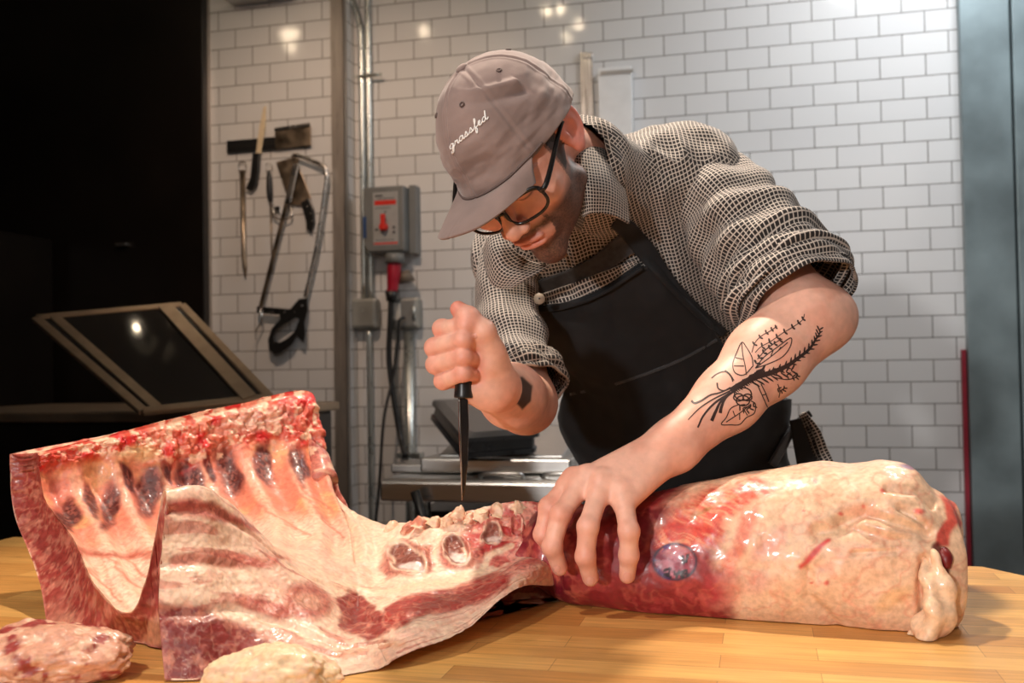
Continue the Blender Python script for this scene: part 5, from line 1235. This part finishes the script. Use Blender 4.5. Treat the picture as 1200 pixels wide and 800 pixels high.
ztop = np.convolve(np.pad(ztop, 3, mode='edge'), np.ones(7)/7, 'valid')
for i in range(na):
    s_ = i/(na-1.)*2-1                          # -1 left edge in the photo, +1 right edge
    for j in range(nzv):
        v = j/(nzv-1.)
        zt_ = ztop[i]
        z = -.35+(zt_+.35)*v
        wdt = 1.75 if z < .45 else 1.75-(z-.45)/.6*.75
        thx = s_*wdt+(.05 if s_ > 0 else 0)
        p, d = radial(thx, z)
        AV.append(p+d*(.007+.004*math.sin(6*s_+5*z)+.003*math.sin(17*z+3*s_)))
AV = np.array(AV).reshape(na, nzv, 3)
for _ in range(5):
    AV[1:-1, 1:-1] = (AV[:-2, 1:-1]+AV[2:, 1:-1]+AV[1:-1, :-2]+AV[1:-1, 2:]+2*AV[1:-1, 1:-1])/6
N_ = nrm(np.cross(np.gradient(AV, axis=0), np.gradient(AV, axis=1))); N_ *= np.where((N_@TN).mean() > 0, 1, -1)
AV = AV+N_*(.0035*fbm(AV.reshape(-1, 3)*[1, 1, 2.2], 14, 3, 401).reshape(na, nzv)+.002)[..., None]
o = mesh('apron', AV.reshape(-1, 3), gridF(na, nzv), M_apron, man); md = o.modifiers.new('cloth', 'SOLIDIFY'); md.thickness = .002; md.offset = 1
apr = o; bva = bvh_of(AV.reshape(-1, 3), gridF(na, nzv))
# draped ribbons: strap, hem bands, tie
def drape(name, pix, w_, m, parent, off=.004, n=60, b=None, thick=.002, uvk=1):
    pts = path(np.array(pix, float), n); T = nrm(np.gradient(pts, axis=0)); Nn_ = np.stack([-T[:, 1], T[:, 0]], 1); k = 9; V = []; ww = np.interp(np.linspace(0, 1, n), np.linspace(0, 1, len(w_)), w_)
    last = None
    for i in range(n):
        for j in range(k):
            q = pts[i]+Nn_[i]*ww[i]*(j/(k-1.)-.5); p = None
            for bb in (b or (bva, bvs_full)):
                h, _ = hit(q[0], q[1], bb)
                if h is not None and (p is None or np.linalg.norm(h-CAM) < np.linalg.norm(p-CAM)): p = h
            if p is None or (last and abs(PXY(p[None])[2][0]-off-last) > .12): p = P(q[0], q[1], (last+off) if last else 1.72)
            dd_ = PXY(p[None])[2][0]-off; last = dd_; V.append(P(q[0], q[1], dd_))
    V = np.array(V); A = V.reshape(n, k, 3)
    for _ in range(6): A[1:-1] = (A[:-2]+A[2:]+2*A[1:-1])/4
    V = A.reshape(-1, 3); u_ = np.repeat(np.cumsum(np.r_[0, np.linalg.norm(np.diff(A[:, 4], axis=0), axis=1)]), k); v_ = np.tile(np.linspace(0, ww.mean()/830., k), n)
    o = mesh(name, V, gridF(n, k), m, parent, uv=np.stack([u_, v_], 1)); md = o.modifiers.new('cloth', 'SOLIDIFY'); md.thickness = thick; md.offset = 0
    return o
drape('neck_strap', [(722, 258), (738, 272), (757, 295), (785, 330), (815, 362), (850, 392)], [20, 22, 24, 14, 12, 10], M_apron, man, .008)
drape('apron_band', [(606, 345), (640, 338), (668, 328), (700, 312), (728, 290), (748, 278)], [14, 24, 24, 24, 26, 26], M_denim, man, .007)
drape('shirt_placket', [(596, 356), (630, 352), (660, 346), (700, 330), (746, 306)], [10, 13, 20, 18, 6], M_shirt, man, .010)
drape('bib_hem', [(588, 366), (620, 363), (662, 358), (705, 342), (752, 312)], [8, 8, 8, 8, 8], M_apron, man, .012)
drape('pocket_seam', [(668, 462), (720, 450), (790, 425), (840, 398)], [3, 3, 3, 3], M_denim, man, .003, thick=.001)
# big bib button
pb, _ = hit(632, 350, bva)
pb = P(632, 350, (PXY(pb[None])[2][0] if pb is not None else 1.5)-.020)
tube('button', [pb, pb-FW*.005], [.0085, .008], mat('horn_button', tuple(lin(176, 160, 140)), .4), man, 24)
tube('button_hole', [pb-FW*.0051, pb-FW*.0056], [.0015, .0015], M_dark, man, 8)
pb2, _ = hit(661, 298, bvs_full)
if pb2 is not None: pb2 = P(661, 298, PXY(pb2[None])[2][0]-.006); tube('button', [pb2, pb2-FW*.003], [.005, .005], mat('small_button', tuple(lin(150, 120, 90)), .4), man, 16)
# apron tie and shirt tail at his left hip
for pix, w_, m_ in (([(905, 545), (925, 510), (938, 492), (950, 484)], [9, 9, 8, 8], M_denim), ([(940, 484), (952, 505), (962, 530), (974, 552)], [8, 17, 18, 14], M_shirt), ([(936, 490), (942, 515), (950, 548)], [22, 26, 30], M_apron)):
    drape('apron_tie' if m_ is not M_shirt else 'shirt_tail', pix, w_, m_, man, .02, 40, thick=.004)
# trousers, shoes
M_trous = mat('dark_trousers', (.02, .02, .025), .8, var=.2)
lg = []
for sg, kx in ((-1, 0), (1, 1)):
    hip = pelv+TW*.09*sg-np.array([0, 0, .03]); foot = np.array([hip[0]+.03*sg, max(hip[1], 1.95), .09]); knee = (hip+foot)/2+[0, -.02, 0]
    lg += [(Cone(hip, knee, .10, .075), .03), (Cone(knee, foot, .075, .055), .03)]
lg.insert(0, (Ell(pelv-[0, 0, .02], (.18, .13, .14)), .03))
al_ = np.array([pelv-[.35, .3, 0], pelv+[.35, .3, .15]]); LV, LF = sdf_mesh(lg, [al_[0][0], al_[0][1], .03], [al_[1][0], al_[1][1], pelv[2]+.15], .009, disp=lambda p: .004*fbm(p, 12, 3, 9))
mesh('trousers', LV, LF, M_trous, man)
for sg in (-1, 1):
    hip = pelv+TW*.09*sg; fx, fy = hip[0]+.03*sg, max(hip[1], 1.95)
    it = [(Ell((fx, fy-.06, .045), (.048, .13, .045)), .01), (Cone((fx, fy, .1), (fx, fy, .05), .05, .05), .02)]
    v, f_ = sdf_mesh(it, [fx-.08, fy-.25, .0], [fx+.08, fy+.12, .17], .006); v[:, 2] = np.maximum(v[:, 2], .001); mesh('shoe', v, f_, M_plastic, man)
# ------------------------------------------------------------------ cap
M_cap = mat('faded_grey_twill', tuple(lin(134, 114, 108)), .9, var=.16, vs=22, sheen=.3, bump=.5, bs=900, bd=.0004)
cap = empty('baseball_cap', CO, 'faded grey-brown baseball cap with white script lettering on his head', 'cap')
ca_, cb_, cc_ = .0835, .103, .112
def crown(th_, ph, off=0.):
    """th_ from the wearer's left over the front, ph 0 at the button."""
    th_ = np.asarray(th_, float); ph = np.asarray(ph, float)
    e = .86; sp_ = np.sin(ph)**e; cp_ = np.cos(ph)**1.0
    r = 1+0*th_
    seam = np.zeros_like(th_*ph)
    for k in range(6):
        a = math.pi/2+k*math.pi/3; dth = np.abs((th_-a+np.pi) % (2*np.pi)-np.pi)*np.sin(ph); seam = seam-.0012*np.exp(-(dth/.018)**2)+.0007*np.exp(-((dth-.045)/.02)**2)
    back = .10*np.clip(-np.sin(th_), 0, 1)
    x = (ca_+off)*np.cos(th_)*sp_; y = (cb_+off)*np.sin(th_)*sp_-.004; z = (cc_+off)*cp_*(1-.0)-.012*np.clip(np.sin(th_), 0, 1)*(ph/1.57)**2
    p = CO+x[..., None]*cL+y[..., None]*cF+z[..., None]*cU
    n = nrm(x[..., None]/ca_**2*cL+y[..., None]/cb_**2*cF+np.maximum(z, 0)[..., None]/cc_**2*cU)
    sh = p.shape; q = np.stack([x, y, z], -1).reshape(-1, 3)
    low = sstep(.7, 1.3, ph)
    w_ = (.0045*fbm(q*[1, 1, 2.2], 20, 3, 501).reshape(sh[:-1])*(.35+low)+.0035*np.sin(9*ph-3*th_+1)*low*sstep(.9, .4, th_ % (2*np.pi))*0)
    # two long creases over the left side
    cr_ = -.0055*np.exp(-(((th_+.15)*.7+(ph-1.12)*1.6)/.10)**2)*np.exp(-((th_-.05)/.7)**2)+.004*np.exp(-(((th_+.15)*.7+(ph-.95)*1.6)/.09)**2)*np.exp(-((th_-.1)/.7)**2)
    return p+n*(seam+w_+cr_)[..., None]
nth, nph = 260, 110
T_, P_ = np.meshgrid(np.linspace(0, 2*np.pi, nth, endpoint=False), np.linspace(.01, math.pi/2, nph), indexing='ij')
CVv = crown(T_, P_)
Vc = CVv.reshape(-1, 3); Fc = [tuple(f) for f in gridF(nth, nph, True)]; Vc = np.vstack([Vc, CVv[:, 0].mean(0)]); nn_ = len(Vc)-1
Fc += [(nn_, i*nph, ((i+1) % nth)*nph) for i in range(nth)]
o = mesh('crown', Vc, Fc, M_cap, cap); md = o.modifiers.new('cloth', 'SOLIDIFY'); md.thickness = .002; md.offset = -1
bvc = bvh_of(Vc, Fc)
# sweat band seam piping
tq = np.linspace(math.radians(20), math.radians(160), 80); pq = crown(tq, np.full(80, 1.535), .0008)
tube('seam_piping', pq, .0016, mat('dark_stitch', tuple(lin(92, 76, 72)), .9), cap, 8, smoothpath=False)
# brim
nb1, nb2 = 110, 50; BR = []
for i in range(nb1):
    a = math.radians(32+132*i/(nb1-1.)); s_ = math.cos(a)/.9
    base = crown(np.array([a]), np.array([1.56]))[0]
    bl_ = .068*(1-min(abs(s_), 1)**4.5*.9)
    for j in range(nb2):
        v = j/(nb2-1.); r_ = bl_*v
        dirv = nrm(cF*1.0+cL*s_*.05)
        drop = .005*v-.009*v**2-.022*s_**2*v
        BR.append(base+dirv*r_+cU*drop)
BR = np.array(BR).reshape(nb1, nb2, 3)
o = mesh('brim', BR.reshape(-1, 3), gridF(nb1, nb2), M_cap, cap); md = o.modifiers.new('cloth', 'SOLIDIFY'); md.thickness = .0035; md.offset = 0
# button and eyelets
pt0 = CO+cU*(cc_+.001)-cF*.004
Vb, Fb, _ = tubeV([pt0-cU*.002, pt0+cU*.001, pt0+cU*.003, pt0+cU*.004], [.008, .0085, .006, .002], 20); mesh('button', Vb, Fb, M_cap, cap)
M_eye = mat('eyelet_thread', tuple(lin(96, 80, 76)), .8, var=.05)
for k in range(6):
    a = math.pi/2+math.pi/6+k*math.pi/3; c = crown(np.array([a]), np.array([.62]))[0]; n_v = nrm(c-CO); a1 = nrm(np.cross(n_v, cU)); a2 = np.cross(n_v, a1)
    tube('eyelet', [c+n_v*.0006+.0028*(math.cos(t_)*a1+math.sin(t_)*a2) for t_ in np.linspace(0, 2*np.pi, 13)], .0009, M_eye, cap, 8, 30)
# lettering, stitched in white
LET = [  # one running hand, x advance in em, y up; strokes of each letter
 [[(.9, .75), (.6, .98), (.25, .8), (.15, .35), (.45, .1), (.8, .45), (.92, .9), (.85, .1), (.65, -.7), (.3, -.85), (.25, -.55), (.9, .05), (1.25, .45)]],
 [[(1.25, .45), (1.45, .95), (1.5, .75), (1.85, .8), (1.8, .35), (1.95, .05), (2.25, .4)]],
 [[(3.0, .75), (2.7, .98), (2.35, .75), (2.3, .3), (2.55, .05), (2.9, .4), (3.05, .9), (3.0, .3), (3.15, .05), (3.45, .35)]],
 [[(3.45, .35), (3.8, 1.0), (3.95, .5), (3.85, .1), (3.5, .1)], [(3.85, .1), (4.2, .15), (4.5, .4)]],
 [[(4.5, .4), (4.85, 1.0), (5.0, .5), (4.9, .1), (4.55, .1)], [(4.9, .1), (5.25, .15), (5.5, .4)]],
 [[(5.5, .4), (5.95, 1.3), (6.05, 1.9), (5.85, 2.0), (5.75, 1.2), (5.7, 0), (5.65, -.8), (5.85, -.85), (6.0, -.2), (5.85, .15), (6.4, .4)]],
 [[(6.4, .4), (6.85, .65), (6.85, .95), (6.6, .95), (6.45, .5), (6.65, .08), (7.05, .15), (7.35, .45)]],
 [[(8.0, .75), (7.7, .95), (7.4, .7), (7.35, .25), (7.65, .05), (8.0, .5), (8.2, 1.3), (8.25, 2.0), (8.05, 1.0), (8.1, .2), (8.3, .05), (8.6, .3)]]]
p0 = np.array([527.5, 176.5]); p1 = np.array([572, 139.]); ad = (p1-p0)/8.45; upd = np.array([-.30, -1.])*5.2
lt_ = empty('tmp', CO, 'x', 'x'); bpy.data.objects.remove(lt_)
M_thread = mat('white_thread', (.85, .84, .82), .6, var=.03)
Vs = []; 
for letter in LET:
    for st in letter:
        pix = [p0+ad*x+upd*y for x, y in st]; C = path(np.array(pix), len(pix)*7); pts = []
        for c in C:
            h, nn = hit(c[0], c[1], bvc)
            if h is not None: pts.append(h-nrm(h-CAM)*.0006)
        if len(pts) > 3:
            v, f_, _ = tubeV(pts, .00085, 6, smoothpath=False); Vs.append((v, f_))
V, F = merge(Vs); mesh('embroidered_lettering', V, F, M_thread, cap)
# ------------------------------------------------------------------ glasses
M_frame = mat('black_acetate', (.008, .007, .007), .18, var=.05)
gl = empty('eyeglasses', hp_(0, .11, .02), 'black rimmed eyeglasses low on his nose under the cap brim', 'glasses')
def rim(cx):
    pts = []
    for t_ in np.linspace(0, 2*np.pi, 40, endpoint=False):
        c, s = math.cos(t_), math.sin(t_); x = .0265*np.sign(c)*abs(c)**.62; y = .0185*np.sign(s)*abs(s)**.62
        pts.append((cx+x, .1065-.55*((cx+x)**2)/.06*.5-.10*y, .016+y))
    return pts
for cx in (.0325, -.0325):
    R_ = rim(cx); pts = [hp_(*q) for q in R_]; pts.append(pts[0])
    tube('rim', pts, [.0021+.0007*(q[2] > .016) for q in R_+[R_[0]]], M_frame, gl, 8, 140)
    lm = mat('lens_glass', (1, 1, 1), .02, var=0); lm.node_tree.nodes['Principled BSDF'].inputs['Transmission Weight'].default_value = 1.; lm.node_tree.nodes['Principled BSDF'].inputs['IOR'].default_value = 1.05
    c = np.mean(pts[:-1], 0); V = np.vstack([pts[:-1], [c]]); F = [(i, (i+1) % 40, 40) for i in range(40)]; mesh('lens', V, F, lm, gl)
tube('bridge', [hp_(-.0075, .1065, .022), hp_(0, .1095, .026), hp_(.0075, .1065, .022)], .0022, M_frame, gl, 8, 12)
for sg in (1, -1):
    a = hp_(.058*sg, .094, .026); b = hp_(.070*sg, .085, .028); c = hp_(.0815*sg, .0, .030); d = hp_(.080*sg, -.02, .018); e = hp_(.078*sg, -.034, -.004)
    V, F, _ = tubeV([a, b, c, d, e], [.0034, .0034, .0027, .0026, .0022], 10, 60); mesh('temple', V, F, M_frame, gl)
# hair showing between the cap and the ear
hv = []
it = [(Ell(hp_(0, -.014, .045), (.0765, .0955, .085), HR), .01), (Ell(hp_(0, -.05, .0), (.066, .055, .06), HR), .02)]
hl_, hh_ = np.array([HO-.17, HO+.17])
HV_, HF_ = sdf_mesh(it, hl_, hh_, .003, disp=lambda p: .0022*fbm(p*[1, 1, 1], 120, 2, 88))
qq = (HV_[HF_].mean(1)-HO)@HR; kp = (qq[:, 1] < .030-.25*np.maximum(.03-qq[:, 2], 0)) & (qq[:, 2] > -.030+.0*qq[:, 1]) & (qq[:, 2] < .07)
earz = (qq[:, 1] < .012) & (qq[:, 1] > -.036) & (qq[:, 2] < .038) & (np.abs(qq[:, 0]) > .04)
mesh('hair', HV_, HF_[kp & ~earz], mat('dark_hair', (.014, .009, .007), .55, var=.4, vs=160, bump=.8, bs=400, bd=.002), man)
# ------------------------------------------------------------------ knife in the right hand
kn = empty('boning_knife', P(543, 588, 1.19), 'narrow boning knife held point down in his fist above the spine', 'knife')
ht, hb_ = P(543, 372, 1.178), P(543.5, 466, 1.178)
Vk, Fk, _ = tubeV([ht, ht*.75+hb_*.25, ht*.4+hb_*.6, ht*.15+hb_*.85, hb_*.98+ht*.02, hb_], [.009, .0105, .010, .0105, .0115, .0100], 24, 40); mesh('handle', Vk, Fk, M_grip, kn)
bl0 = [(536.5, 462), (548, 462), (549.5, 500), (548, 545), (545, 575), (541.5, 589), (540, 560), (538, 520)]
dk = 1.178
fr_ = np.array([P(x, y, dk) for x, y in bl0]); nb_ = len(fr_)
cx_ = np.array([P((538+548.)/2, y, dk) for x, y in bl0])
Vk = np.vstack([fr_, fr_+(FW*.004+RT*.0)]); Fk = [tuple(range(nb_)), tuple(range(2*nb_-1, nb_-1, -1))]+[(i, i+nb_, (i+1) % nb_+nb_, (i+1) % nb_) for i in range(nb_)]
o = mesh('blade', Vk, Fk, mat('dark_blade', (.10, .085, .08), .22, 1., var=.2), kn, smooth=False); bevel(o, .001)
ed = [P(538.2, 466, dk-.0008), P(539, 500, dk-.0008), P(540.2, 540, dk-.0008), P(541.5, 586, dk-.0008)]
tube('cutting_edge', ed, [.0013, .0013, .0011, .0004], M_blade, kn, 8, 30)
